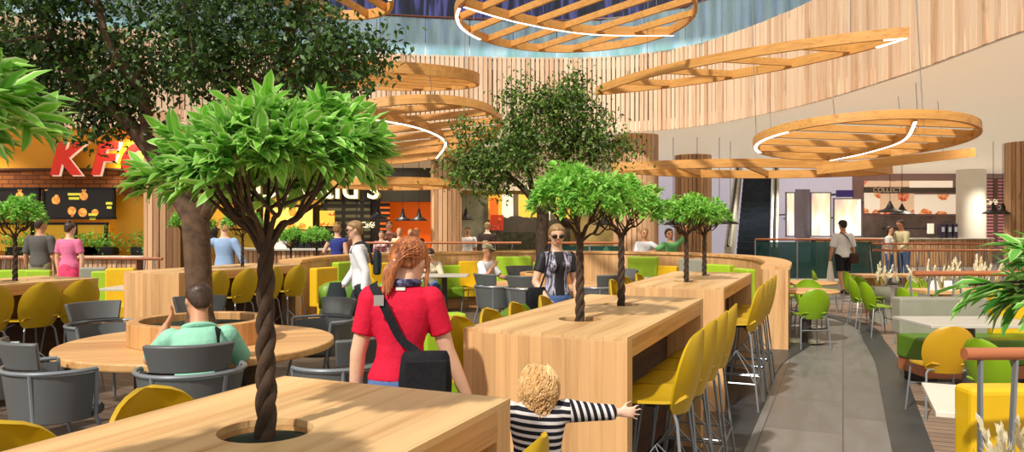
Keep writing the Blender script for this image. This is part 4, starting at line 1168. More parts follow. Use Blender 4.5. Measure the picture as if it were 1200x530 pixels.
bushy_tree('big bushy braided tree growing through the foreground table', x, y, TH-.02, .275, 1.99, 1.755, G, 3, 4300, .072, M['leaf_v'], shift=.02, slope=.05)
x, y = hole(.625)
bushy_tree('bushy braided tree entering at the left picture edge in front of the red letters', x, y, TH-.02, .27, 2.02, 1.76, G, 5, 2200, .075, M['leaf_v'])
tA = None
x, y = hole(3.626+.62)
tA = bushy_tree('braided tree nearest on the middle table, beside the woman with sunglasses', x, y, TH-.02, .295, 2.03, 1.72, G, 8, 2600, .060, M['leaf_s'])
x, y = hole(3.626+1.53); dup(tA, (x, y, TH-.02), 1.3, 'second braided tree on the middle table, in front of the big batten column', scale=.98)
for k, (u, lab) in enumerate(((6.894+.66,'left'),(6.894+1.72,'right'))):
    x, y = hole(u); dup(tA, (x, y, TH-.02), 2.2+k*1.7, '%s one of the two braided trees on the far bar table' % lab, scale=.94)
for (org, u, lab, s) in (((l1.x,l1.y),1.62,'braided tree on the left edge bar table below the black menu board',.93), ((l1.x,l1.y),.62,'braided tree on the left edge bar table, cut by the picture edge',.9),
                      ((l2p.x,l2p.y),1.5,'braided tree on the table behind the planter, right of the man in the blue shirt',.86), ((l2p.x,l2p.y),.62,'braided tree on the table behind the planter, beside the dark tree trunk',.84)):
    p = along(org, u, 0); dup(tA, (p[0], p[1], TH-.02), u*2.3, lab, scale=s)
for px, d, lab in ((341,14.6,'left one of two small braided trees in front of the left counter'),(371,14.6,'right one of two small braided trees in front of the left counter')):
    x = (px-600)/FPX*d; t = thing('planter_pot', 'slim oak planter box under the %s small tree before the left counter' % lab.split()[0], 'planter', (x, d, 0), 0, 'slim planters before the left counter')
    b = MB(); b.box((0,0,.36), (.3,.3,.72)); b.build('box', M['oak_end'], t); b = MB(); b.box((0,0,.725), (.26,.26,.01)); b.build('groundcover', M['soil'], t)
    dup(tA, (x, d, .73), px*.1, lab, 'small trees before the left counter', scale=.97)
# shrub at the right edge with long leaves
def shrub(label, x, y, z0, zc, R, H, n, leafL, m, seed):
    rs = np.random.RandomState(seed); t = thing('broadleaf_shrub', label, 'shrub', (x, y, z0), 0)
    b = MB(); b.tube([(0,0,0),(.01,0,(zc-z0)*.5),(0,.01,zc-z0)], [.03,.026,.02], 8); b.build('trunk', M['bark'], t, True)
    b = MB(); pos = []; ax = []; up = []
    for i in range(n//11):
        a = rs.rand()*2*PI; el = rs.uniform(-.5, 1.1); rr = R*(.55+.45*rs.rand())
        tip = np.array([math.cos(a)*math.cos(el)*rr, math.sin(a)*math.cos(el)*rr, zc-z0+math.sin(el)*H*rr/R])
        st = Vector((0,0,(zc-z0)*(.88+.1*rs.rand())))
        b.tube([st, st.lerp(Vector(tip),.5)+Vector((0,0,.04)), Vector(tip)], [.006,.004,.002], 4)
        out = np.array([math.cos(a)*math.cos(el), math.sin(a)*math.cos(el), math.sin(el)*.6])
        for k in range(11):
            f = .45+.55*k/10
            pos.append(np.array(st)*(1-f)+tip*f+rs.randn(3)*.012); d = out*1.1+rs.randn(3)*.5; d[2] -= .35*rs.rand()+.1; ax.append(d); up.append(np.array([0,0,1])+rs.randn(3)*.3)
    b.tube([(0,0,(zc-z0)*.8),(0,0,(zc-z0)*1.02)], .022, 8); b.build('branches', M['bark'], t, True)
    N = len(pos); L = leafL*(.6+.6*rs.rand(N)); var = np.clip(.7+.3*rs.randn(N), 0, 1)
    leaf_obj('foliage', pos, ax, up, L, L*(.30+.08*rs.rand(N)), var, m, t)
    return t
bx, by = 1.575, 2.05
t = thing('planter_pot', 'tall oak planter under the big leaved shrub just outside the right picture edge', 'planter', (bx+.16, by, 0), 0)
b = MB(); b.box((0,0,.45), (.3,.3,.9)); b.build('box', M['oak_end'], t); b = MB(); b.box((0,0,.905), (.27,.27,.01)); b.build('groundcover', M['soil'], t)
shrub('big leaved variegated shrub hanging in at the right edge over the nearest railing', bx, by, .91, 1.485, .30, .21, 620, .115, M['leaf_r'], 4)
shrub('small leaved shrub top at the right edge in front of the batten column', 4.9, 7.0, 0, 1.42, .27, .26, 700, .09, M['leaf_s'], 12)
# ------------------------------------------------------------------ big trees
def big_tree(label, x, y, z0, limbs, blobs, seed, nleaf, leafL, m, bark, r0, ntw=150, group=None):
    """limbs: [(points, radii)], blobs: [(centre, radii, weight)] relative to base"""
    rs = np.random.RandomState(seed); t = thing('ficus_tree', label, 'tree', (x, y, z0), 0, group)
    b = MB(); nodes = []
    for i, (pts, rad) in enumerate(limbs):
        sp = smoothpath(pts, 6); rr = [rad[0]+(rad[1]-rad[0])*k/(len(sp)-1) for k in range(len(sp))]
        if i == 0: rr[0] *= 1.35; rr[1] *= 1.15
        b.tube(sp, rr, 14 if i == 0 else 9)
        nodes += [(np.array(p), rr[k]) for k, p in enumerate(sp) if i > 0 or k > len(sp)*.8]
    b.build('trunk', bark, t, True)
    b = MB(); w = np.array([q[2] for q in blobs], float); w /= w.sum()
    def sample():
        c, r, _ = blobs[rs.choice(len(blobs), p=w)]
        d = rs.randn(3); d /= np.linalg.norm(d); return np.array(c)+d*np.array(r)*(rs.rand()**.45)
    base = np.array(limbs[0][0][-1]); T = sorted([sample() for _ in range(ntw)], key=lambda p: np.linalg.norm(p-base))
    tips = []
    for p in T:
        k = min(range(len(nodes)), key=lambda i: np.linalg.norm(nodes[i][0]-p)+.15/(nodes[i][1]*20+.1)*.2)
        q, rq = nodes[k]; r1 = max(.006, rq*.55)
        mid = (q+p)/2+rs.randn(3)*np.linalg.norm(p-q)*.09+np.array([0,0,.03])
        sp = smoothpath([Vector(q), Vector(mid), Vector(p)], 4); rr = [r1+(max(.004, r1*.4)-r1)*i/(len(sp)-1) for i in range(len(sp))]
        b.tube(sp, rr, 6)
        for i, s_ in enumerate(sp[2:]): nodes.append((np.array(s_), rr[i+2])); tips.append(np.array(s_))
        tips.append(np.array(p)); tips.append(np.array(p))
    b.build('branches', bark, t, True)
    tips = np.array(tips); idx = rs.randint(0, len(tips), nleaf)
    pos = tips[idx]+rs.randn(nleaf, 3)*np.array([.10,.10,.085])*(leafL/.055)
    ax = rs.randn(nleaf, 3)*.8+np.array([0,0,-.5]); up = rs.randn(nleaf, 3)*.5+np.array([0,-.2,1])
    L = leafL*(.6+.7*rs.rand(nleaf)); var = np.clip(.45+.35*rs.randn(nleaf), 0, 1)
    leaf_obj('foliage', pos, ax, up, L, L*.62, var, m, t, LEAF4)
    return t
zb = .84
big_tree('big dark ficus tree rising from the round planter, crown filling the upper left', -2.5, 6.1, zb,
  [([(0,0,0),(-.02,0,.45),(-.04,0,.8),(-.05,0,.98)], (.10,.11)),
   ([(-.08,0,.9),(-.33,.05,1.28),(-.62,0,1.68),(-.95,-.1,1.95),(-1.2,-.1,2.5)], (.085,.03)),
   ([(0,0,.9),(.19,.05,1.25),(.34,0,1.75),(.6,.1,2.15),(.8,0,2.6)], (.085,.03)),
   ([(-.45,.02,1.52),(-.42,-.1,1.85),(-.6,-.25,2.2),(-.7,-.3,2.7)], (.05,.02)),
   ([(.2,.02,1.5),(.15,.3,1.9),(.0,.4,2.4)], (.05,.02)),
   ([(.45,.02,1.9),(.85,-.1,2.05),(1.25,-.15,2.2)], (.04,.015)),
   ([(-.7,0,1.75),(-1.1,.1,1.8),(-1.5,.2,1.95)], (.035,.015))],
  [((-.85,0,2.25),(.95,.9,.62),3),((.45,.1,2.25),(1.0,.9,.62),3),((-.2,.1,2.75),(1.5,1.0,.5),2.2),((1.2,0,2.1),(.45,.6,.42),.8),((-1.5,0,2.1),(.45,.6,.55),.9),((-.75,.1,1.68),(.3,.4,.2),.3)],
  21, 21000, .060, M['leaf_d'], M['bark2'], .12, 230)
big_tree('olive toned ficus tree rising from the far planter behind the woman with sunglasses', .5, 12.3, zb,
  [([(0,0,0),(-.02,0,.5),(0,0,.95),(-.02,0,1.15)], (.10,.10)),
   ([(-.04,0,1.05),(-.3,.05,1.4),(-.75,0,1.75),(-1.3,0,1.95)], (.07,.02)),
   ([(.02,0,1.05),(.16,0,1.45),(.42,.1,1.95),(.7,.1,2.6)], (.07,.02)),
   ([(-.15,.02,1.25),(-.25,.1,1.8),(-.45,.1,2.4),(-.5,0,2.9)], (.05,.018)),
   ([(.3,.05,1.75),(.8,.1,2.0),(1.25,.1,2.2)], (.035,.012))],
  [((-.55,0,2.1),(.95,.9,.62),3),((.3,.1,2.35),(.95,.8,.6),2.4),((-.1,.0,2.8),(.75,.6,.4),1.2),((.5,0,2.9),(.3,.3,.3),.5),((1.0,0,2.05),(.6,.5,.36),.9),((-1.35,0,1.7),(.45,.5,.34),.7),((-.6,0,1.5),(.5,.4,.18),.5)],
  33, 13000, .075, M['leaf_m'], M['bark'], .1, 210)
# ------------------------------------------------------------------ plumes, hedge plants
M['plume'] = leafmat('cream plume', S(250,240,206), S(255,250,232), S(190,160,80), .7, .3)
M['stalk'] = leafmat('straw stalk', S(196,170,70), S(210,190,110), S(110,110,40), .7, .2)
def plumes(label, x, y, n, h, R, hl, seed, pot=True, z0=0):
    rs = np.random.RandomState(seed); t = thing('plume_plant', label, 'plant', (x, y, z0), 0, 'white plumed plants by the railings')
    if pot:
        b = MB(); b.box((0,0,(h-hl*1.5)/2), (R*2.2,R*1.6,h-hl*1.5)); b.build('planter', M['grey_pad'], t)
    zb = h-hl*1.5 if pot else 0
    p2 = []; a2 = []; u2 = []; L2 = []
    for i in range(n):
        pos = []; ax = []; up = []; L = []; W = []; v = []
        c = np.array([rs.uniform(-R,R), rs.uniform(-R,R)*.6, 0]); d = np.array([c[0]/R*.35+rs.randn()*.12, c[1]/R*.3, 1.]); d /= np.linalg.norm(d)
        H = (h-zb)*rs.uniform(.75,1.05); top = c+d*H
        p2.append([c[0],c[1],zb]); a2.append(d); u2.append([0,-1,.1]); L2.append(H*.9)
        for k in range(30):
            f = rs.rand(); q = top-d*hl*(1-f); dd = d+rs.randn(3)*.32*(1-f*.6); pos.append(q+np.array([0,0,zb])); ax.append(dd); up.append(rs.randn(3)); L.append(hl*.42*(1-.5*f)); W.append(hl*.085); v.append(.5+.5*rs.rand())
        for k in range(6):
            p2.append([c[0]+rs.randn()*R*.1,c[1],zb]); a2.append(d+rs.randn(3)*.3); u2.append([0,-1,.1]); L2.append(H*.6*rs.rand()+.05)
        leaf_obj('plume', pos, ax, up, L, W, v, M['plume'], t, LEAF4)
    leaf_obj('stalks', p2, a2, u2, L2, [max(.008, hl*.04)]*len(p2), rs.rand(len(p2)), M['stalk'], t, LEAF4)
    return t
plumes('big cream plumes in the lower right corner in front of the railing bars', 1.93, 2.86, 11, .90, .19, .22, 2)
plumes('white plumes between the oak panel table and the yellow seats', 6.3, 13.0, 5, 1.0, .12, .26, 3)
plumes('small white plume left of the short handrail end', 6.55, 12.7, 4, .92, .1, .2, 4)
plumes('white plumes left of two bunches above the short handrail', 6.45, 11.5, 7, 1.12, .2, .3, 5)
plumes('tallest white plumes above the middle of the short handrail', 7.1, 11.6, 9, 1.15, .26, .34, 6)
for px, d, lab in ((112,18.0,'dark leafy plant behind the woman in pink'),(94,18.0,'dark leafy plant between the couple in grey and pink'),(20,18.0,'dark leafy plant left of the man in grey'),(168,18,'small dark plant at the foot of the amber pier')):
    rs = np.random.RandomState(px); t = thing('leafy_plant', lab, 'plant', ((px-600)/FPX*d, d+.25, .95), 0, 'dark leafy plants under the red lettered shop'); n = 260
    pos = rs.randn(n,3)*[.28,.14,.12]+[0,0,.3]; b = MB(); b.box((0,0,.1), (.7,.3,.19)); b.build('planter', M['black'], t)
    leaf_obj('foliage', pos, rs.randn(n,3)+[0,0,.3], rs.randn(n,3)*.5+[0,0,1], .11*(.6+.6*rs.rand(n)), .06*np.ones(n), rs.rand(n), M['leaf_s'], t, LEAF4)
# ------------------------------------------------------------------ people
def skinmat(name, c):
    t = NT(name); n = t.noise(t.obj(), 9, 3)
    t.fin(t.ramp(n, [(.3, scl(c,.92)), (.7, scl(c,1.06))]), .5)
    t.b.inputs['Subsurface Weight'].default_value = .12; t.b.inputs['Subsurface Radius'].default_value = (.02,.008,.004); t.b.inputs['Subsurface Scale'].default_value = .4
    return t.m
def clothmat(name, c, rough=.8, var=.1):
    t = NT(name); o = t.obj(); n = t.noise(o, 7, 4, .6, .4); w = t.noise(o, 24, 3, .5, 1.0)
    col = t.ramp(n, [(.3, scl(c,1-var)), (.7, scl(c,1+var))]); t.bump(w, .35, .012); return t.fin(col, rough, 0, .3)
def hairmat(name, c1, c2):
    t = NT(name); o = t.obj(); n = t.noise(t.mapping(o, (42,42,6)), 1.3, 4, .65, .8); v = t.attr('var')
    t.bump(n, .6, .008); return t.fin(t.ramp(n, [(.3, c2), (.66, c1)]), .42)
SK = skinmat('fair skin', S(236,186,154)); SKT = skinmat('tanned skin', S(206,148,112)); SKP = skinmat('pale pink skin', S(246,200,176))
HB = hairmat('dark brown hair', S(84,58,42), S(36,24,18)); HBL = hairmat('blond hair', S(236,196,136), S(186,136,82)); HR = hairmat('auburn hair', S(206,126,70), S(96,44,22)); HM = hairmat('light brown hair', S(176,138,90), S(110,80,48))
HK = hairmat('black brown hair', S(54,36,30), S(22,14,12))
EYEM = mat('dark eye', S(30,24,22), .2); LIP = mat('lips', S(190,96,88), .5)
SHOE = mat('dark shoe', S(46,40,38), .5); SHOEW = mat('pale shoe', S(220,214,204), .5)
def remesh(mb, name, vox, m, parent, smooth=4):
    me = mb.mesh(name+'_raw'); bm = bmesh.new(); bm.from_mesh(me); bmesh.ops.recalc_face_normals(bm, faces=bm.faces); bm.to_mesh(me); bm.free()
    o = bpy.data.objects.new(name, me); C.objects.link(o)
    r = o.modifiers.new('r', 'REMESH'); r.mode = 'VOXEL'; r.voxel_size = vox
    s = o.modifiers.new('s', 'SMOOTH'); s.factor = .5; s.iterations = smooth
    bpy.context.view_layer.update()
    out = bpy.data.meshes.new_from_object(o.evaluated_get(bpy.context.evaluated_depsgraph_get()))
    bpy.data.objects.remove(o); bpy.data.meshes.remove(me)
    out.name = name; out.materials.clear(); out.materials.append(m)
    out.polygons.foreach_set('use_smooth', [True]*len(out.polygons))
    o = bpy.data.objects.new(name, out); C.objects.link(o); o.parent = parent
    return o
def limb(mb, pts, rad, n=14):
    pts = [Vector(p) for p in pts]
    for (a, ra), (b, rb) in zip(zip(pts, rad), zip(pts[1:], rad[1:])):
        L = (b-a).length; k = max(3, int(L/.03))
        mb.tube([a.lerp(b, i/k) for i in range(k+1)], [ra+(rb-ra)*i/k for i in range(k+1)], n)
    for p, r in zip(pts, rad): mb.ball(p, r*1.0, 12)
HEAD = [(-.5,.09,.07,.17),(-.46,.17,.13,.15),(-.38,.235,.21,.12),(-.25,.29,.30,.06),(-.08,.325,.39,.0),(.08,.345,.43,-.02),(.2,.345,.435,-.03),(.32,.31,.40,-.035),(.42,.235,.30,-.04),(.48,.13,.17,-.04),(.505,.04,.05,-.04)]
def person(label, x, y, yaw, h, top, bottom, skin=SK, hair=('short', HB), thumb=None, spread=6, lean=(0,0,1), twist=0, arms=None, legs=None, pelvis=None,
           head=(0,0,0), hs=1.0, wide=1.0, sleeve=.45, hem=-.03, legcut=1.0, female=False, kind='trousers', vox=.013, shoes=SHOE, group=None, thick=.011, curl=.35, z0=0, fingers=True, shirtname='shirt', extra=None, armk=1.0, neck=.52, low=0):
    """local frame: faces +Y, right hand on +X. arms/legs: {'R': (upper dir, fore dir), 'L': ...}"""
    t = thing('person', label, 'person', (x, y, z0), yaw, group)
    A = {'R': ((.16,-.02,-1),(.06,.12,-1)), 'L': ((-.16,-.02,-1),(-.06,.12,-1))}; A.update(arms or {})
    G = {'R': ((.04,.02,-1),(.0,-.03,-1)), 'L': ((-.04,.02,-1),(.0,-.03,-1))}; G.update(legs or {})
    N = lambda v: Vector(v).normalized()
    thl, shl = .245*h, .235*h
    drop = max(-(N(G[s][0])*thl+N(G[s][1])*shl).z for s in 'RL')
    pz = pelvis if pelvis is not None else drop+.042*h
    Pv = Vector((0,0,pz)); T = N(lean); W = Vector((math.cos(twist), math.sin(twist), 0)); W = (W-T*W.dot(T)).normalized(); D = T.cross(W)
    tp = lambda q: Pv+T*(q*h)
    wm = .90 if female else 1.0; hm = 1.06 if female else 1.0
    SEC = [(-.068,.045*hm,.045),(-.045,.083*hm,.06),(-.0,.094*hm,.067),(.035,.092*hm,.063),(.085,.082*wm,.056),(.125,.078*wm,.054),(.175,.086,.06),(.225,.096,.063),(.262,.100,.056),(.285,.082,.046),(.300,.050,.038),(.315,.034,.035)]
    def torso(mb, q0, q1, inf):
        qs = sorted(set([q0, q1]+[s[0] for s in SEC if q0 < s[0] < q1])); secs = []
        for q in qs:
            rx = interp([(s[0], s[1]) for s in SEC], q) if q > SEC[0][0] else SEC[0][1]; ry = interp([(s[0], s[2]) for s in SEC], q) if q > SEC[0][0] else SEC[0][2]
            if q < -.045: rx = max(rx, .085*hm) if inf else rx; ry = max(ry, .06) if inf else ry
            secs.append((tp(q), W, D, rx*h*wide+inf, ry*h*wide+inf))
        mb.loft(secs, 20)
        if female and q1 > .2:
            for s in (-1, 1): mb.ball(tp(.205)+W*(s*.042*h)+D*(.045*h), (.036*h+inf*.6,)*3)
    sh = {s: tp(.262)+W*((.096 if s == 'R' else -.098)*h*wide) for s in 'RL'}
    hp = {s: tp(-.01)+W*((.05 if s == 'R' else -.05)*h*wide) for s in 'RL'}
    au, af = .170*h*armk, .150*h*armk; J = {}
    for s in 'RL':
        e = sh[s]+N(A[s][0])*au; w = e+N(A[s][1])*af; J[s] = (sh[s], e, w)
    K = {s: (hp[s], hp[s]+N(G[s][0])*thl, hp[s]+N(G[s][0])*thl+N(G[s][1])*shl) for s in 'RL'}
    hh = .132*h*hs
    Rh = Matrix.Rotation(head[0], 3, 'Z') @ Matrix.Rotation(head[1], 3, 'X') @ Matrix.Rotation(head[2], 3, 'Y')
    nb = tp(.300); hc = nb+(T*.6+Vector((0,0,.4))).normalized()*(.028*h)+Rh @ Vector((0,.10*hh,.60*hh))-Vector((0,0,low*hh))
    if hs > 1.15: hc = nb+Vector((0,0,.01*h))+Rh @ Vector((0,.08*hh,neck*hh))
    hd = lambda x_, y_, z_: hc+Rh @ Vector((x_*hh, y_*hh, z_*hh))
    X, Y = Rh @ Vector((1,0,0)), Rh @ Vector((0,1,0))
    # body
    b = MB(); torso(b, -.068, .315, 0)
    limb(b, [tp(.285), hd(0,-.05,-.1)], [.036*h, .033*h*min(hs,1.2)])
    b.loft([(hd(0,yc,z), X, Y, rx*hh, ry*hh) for z, rx, ry, yc in HEAD], 18)
    b.loft([(hd(0,.40,.06), X, Rh @ Vector((0,.2,1)), .05*hh, .03*hh),(hd(0,.455,-.08), X, Rh @ Vector((0,.2,1)), .07*hh, .05*hh),(hd(0,.40,-.13), X, Y, .06*hh, .03*hh)], 8)
    for s in (-1,1): b.ball(hd(s*.345,-.03,-.02), (.045*hh,.10*hh,.14*hh), 10, Rh)
    for s in 'RL':
        a, e, w = J[s]; limb(b, [a, a.lerp(e,.45), e, e.lerp(w,.35), w], [.034*h*wide, .030*h*wide, .0235*h, .0245*h*wide, .0165*h])
        d = N(A[s][1]); sg = 1 if s == 'R' else -1
        # palm plane: thumb side towards the body front
        fw = Vector((0,1,0)); side = fw-d*fw.dot(d)
        if thumb and s in thumb: side = Vector(thumb[s])-d*d.dot(Vector(thumb[s]))
        elif side.length < .2: side = Vector((0,0,1))-d*d.z
        side.normalize(); nrm = d.cross(side)*sg   # points off the back of the hand
        pl = .052*h; p0 = w; p1 = w+d*pl
        b.loft([(p0-d*.004*h, side, nrm, .0155*h, .012*h),(p0+d*.02*h, side, nrm, .021*h, .011*h),(p1-d*.006*h, side, nrm, .0235*h, .0095*h),(p1+d*.002*h, side, nrm, .021*h, .008*h)], 12)
        if fingers:
            fr = max(.0048*h, vox*.62)
            for i, (o_, l_) in enumerate(((.0175,.040),(.0062,.045),(-.0055,.042),(-.0165,.033))):
                q = p1+side*(o_*h*1.08)-d*.006*h; d1 = (d+side*(o_*spread)-nrm*(.12+curl*.25)).normalized(); d2 = (d1-nrm*(curl*1.1)).normalized()
                limb(b, [q, q+d1*(l_*.52*h), q+d1*(l_*.52*h)+d2*(l_*.5*h)], [fr*1.12, fr, fr*.85], 8)
            q = p0+d*.014*h+side*.017*h; d1 = (d*.7+side*.85-nrm*.25).normalized(); d2 = (d*.95+side*.3-nrm*.2).normalized()
            limb(b, [q, q+d1*.024*h, q+d1*.024*h+d2*.022*h], [fr*1.35, fr*1.15, fr*.95], 8)
        else: b.ball(p1+d*.016*h-nrm*.006*h, (.016*h,.012*h,.02*h), 10)
        a, k, f = K[s]; kk = k.lerp(f,.3)
        limb(b, [a, a.lerp(k,.5), k, kk, f], [.052*h*wide*hm, .044*h*wide, .031*h, .033*h*wide, .021*h])
        toe = Vector((.02*sg,1,0)).normalized()
        b.loft([(f+Vector((0,0,-.036*h))-toe*.02*h, Vector((1,0,0)), Vector((0,0,1)), .016*h,.006*h),(f+Vector((0,0,-.02*h)), Vector((1,0,0)), Vector((0,0,1)), .02*h,.018*h),(f+toe*.09*h+Vector((0,0,-.034*h)), Vector((1,0,0)), Vector((0,0,1)), .02*h,.008*h)], 10)
    remesh(b, 'body', vox, skin, t)
    # face details
    for s in (-1,1):
        b = MB(); b.ball(hd(s*.15,.385,.03), (.055*hh,.03*hh,.032*hh), 10, Rh); b.build('eye', EYEM, t, True)
        b = MB(); b.beam(hd(s*.07,.425,.12), hd(s*.24,.36,.12), .03*hh, .03*hh); b.build('eyebrow', hair[1], t)
    b = MB(); b.ball(hd(0,.375,-.26), (.11*hh,.04*hh,.03*hh), 10, Rh); b.build('mouth', LIP, t, True)
    # clothing
    b = MB(); torso(b, hem, .296, thick)
    for s in 'RL':
        a, e, w = J[s]
        b.ball(a, .034*h*wide+thick, 12)
        if sleeve > 0:
            if sleeve <= .5: q = a.lerp(e, sleeve*2); limb_t = [(a,.036*h*wide+thick),(q,.031*h*wide+thick*1.25)]
            else: limb_t = [(a,.036*h*wide+thick),(e,.0265*h+thick),(e.lerp(w,(sleeve-.5)*2),.021*h+thick)]
            for (p, r), (q, r2) in zip(limb_t, limb_t[1:]): b.tube([p.lerp(q,i/6) for i in range(7)], [r+(r2-r)*i/6 for i in range(7)], 14)
            if len(limb_t) == 3: b.ball(e, .0265*h+thick)
    if kind == 'dress':
        b.loft([(tp(hem+.02), W, D, .088*h*hm*wide+thick, .068*h+thick),(tp(-.06), W, D, .108*h*wide, .085*h),(tp(-.06)+Vector((0,0,-.16*h)), W, D, .128*h*wide, .10*h)], 24)
    remesh(b, 'dress' if kind == 'dress' else shirtname, vox, top, t, 3)
    if kind in ('trousers','shorts'):
        b = MB(); torso(b, -.064, .03, thick*.7)
        for s in 'RL':
            a, k, f = K[s]
            pts = [(a,.053*h*wide*hm+thick*.6),(a.lerp(k,.5),.046*h*wide+thick*.7),(k,.034*h+thick*.9),(k.lerp(f,.92),.027*h+thick*1.1)]
            if legcut < 1: pts = pts[:2]+[(a.lerp(k, legcut*1.0), .040*h*wide+thick*1.6)]
            for (p, r), (q, r2) in zip(pts, pts[1:]): b.tube([p.lerp(q,i/6) for i in range(7)], [r+(r2-r)*i/6 for i in range(7)], 14)
            for p, r in pts[:-1]: b.ball(p, r)
        remesh(b, 'trousers' if legcut >= 1 else 'shorts', vox, bottom, t, 3)
    elif kind == 'skirt':
        b = MB(); b.loft([(tp(.05), W, D, .085*h*wide+thick, .06*h+thick),(tp(-.02), W, D, .100*h*wide+thick, .072*h+thick),(tp(-.02)+Vector((0,.01,-.2*h)), W, D, .12*h, .1*h)], 24); b.build('skirt', bottom, t, True)
    for s in 'RL':
        f = K[s][2]; sg = 1 if s == 'R' else -1; toe = Vector((.03*sg,1,0)); bz = f.z-.042*h
        U = Vector((0,0,1)); X1 = Vector((1,0,0))
        b = MB(); pr = [(-.035,.018,.030),(-.02,.024,.034),(.02,.026,.030),(.06,.028,.022),(.095,.026,.016),(.115,.014,.011)]
        b.loft([(Vector((f.x,f.y,bz+hz*h*.95))+toe*(q*h), X1, U, rx*h, hz*h*.95) for q, rx, hz in pr], 14); b.build('shoe', shoes, t, True)
    # hair
    st, hmn = hair
    if st != 'none':
        b = MB()
        dome = [(-.28,.19,.11,-.32),(-.14,.30,.20,-.27),(.02,.372,.30,-.19),(.14,.392,.37,-.13),(.26,.388,.44,-.075),(.36,.35,.43,-.06),(.45,.275,.34,-.06),(.52,.16,.21,-.06),(.55,.05,.06,-.06)]
        b.loft([(hd(0,yc,z), X, Y, rx*hh, ry*hh) for z, rx, ry, yc in dome], 22)
        if st in ('long','pony'): b.loft([(hd(0,-.12,.25), X, Y, .40*hh,.40*hh),(hd(0,-.2,0), X, Y, .41*hh,.33*hh),(hd(0,-.25,-.25), X, Y, .36*hh if st == 'long' else .26*hh,.24*hh),(hd(0,-.27,-.5 if st == 'long' else -.36), X, Y, .33*hh if st == 'long' else .16*hh,.2*hh)]+([(hd(0,-.28,-.95), X, Y, .25*hh,.13*hh)] if st == 'long' else []), 20)
        if st == 'bun': b.ball(hd(0,-.2,.58), (.19*hh,.19*hh,.17*hh), 14)
        if st == 'pony': b.loft([(hd(0,-.42,-.05), X, Rh @ Vector((0,.3,1)), .15*hh,.13*hh),(hd(0,-.52,-.22), X, Y, .15*hh,.12*hh),(hd(0,-.48,-.5), X, Y, .13*hh,.09*hh),(hd(0,-.42,-.72), X, Y, .04*hh,.03*hh)], 14)
        if st == 'bob': b.loft([(hd(0,-.1,.25), X, Y, .41*hh,.42*hh),(hd(0,-.16,0), X, Y, .43*hh,.36*hh),(hd(0,-.2,-.3), X, Y, .38*hh,.26*hh)], 20)
        if st == 'curly':
            b.loft([(hd(0,-.1,.25), X, Y, .40*hh,.42*hh),(hd(0,-.16,0), X, Y, .43*hh,.36*hh),(hd(0,-.2,-.25), X, Y, .36*hh,.26*hh),(hd(0,-.2,-.48), X, Y, .24*hh,.16*hh)], 20)
            rr = random.Random(3)
            for i in range(0):
                a = rr.uniform(0,2*PI); z = rr.uniform(-.55,.45); rad = .40*math.sqrt(max(.1,1-(z/.62)**2)) if z > -.1 else .38
                yy = -.12+math.sin(a)*rad*1.05
                if yy > .2 and z < .22: continue
                b.ball(hd(math.cos(a)*rad*1.02, yy, z), hh*rr.uniform(.06,.10), 8)
        if st in ('short','curly','bun','pony','long','bob'):
            for s in (-1,1): b.ball(hd(s*.33,.02,.13), (.05*hh,.12*hh,.12*hh), 8, Rh)
        o = remesh(b, 'hair', max(.007, vox*.8), hmn, t, 2)
        if st == 'curly':
            b = MB()
            for i in range(260):
                a = rr.uniform(PI*.92, PI*2.08); z0_, z1_ = rr.uniform(.1,.54), rr.uniform(-.66,-.05); ph = rr.uniform(0,6); pth = []
                for k in range(22):
                    z = z0_+(z1_-z0_)*k/21; rad = .42*math.sqrt(max(.02,1-(max(0,z-.12)/.47)**2))+.05*math.exp(-(z/.22)**2)-max(0,-z-.12)*.30
                    am = .020*min(1,k/5)+.0014*k; a_ = a+am*2.2*math.sin(ph+k*1.0); pth.append(hd(math.cos(a_)*rad, -.13+math.sin(a_)*rad*1.0+am*math.cos(ph+k*1.0), z+am*math.cos(ph*2+k*.9)))
                b.tube(pth, hh*.016, 4)
            b.build('curls', hmn, t, True)
    if st == 'none' or extra == 'cap': 
        b = MB(); b.loft([(hd(0,-.05,.18), X, Y, .40*hh,.47*hh),(hd(0,-.05,.36), X, Y, .39*hh,.45*hh),(hd(0,-.05,.5), X, Y, .28*hh,.33*hh),(hd(0,-.05,.56), X, Y, .08*hh,.1*hh)], 20)
        b.loft([(hd(0,.36,.2), X, Rh @ Vector((0,.1,1)), .30*hh,.03*hh),(hd(0,.62,.15), X, Rh @ Vector((0,.1,1)), .24*hh,.025*hh),(hd(0,.70,.13), X, Rh @ Vector((0,.1,1)), .1*hh,.02*hh)], 12)
        b.build('cap', hair[1] if st == 'none' else M['black'], t, True)
    return t, dict(hd=hd, hh=hh, J=J, K=K, tp=tp, W=W, D=D, R=Matrix.Rotation(yaw,3,'Z'), o=Vector((x,y,z0)), X=X, Y=Y, Rh=Rh, h=h, T=T)
def wp(q, v): return q['o']+q['R'] @ Vector(v)
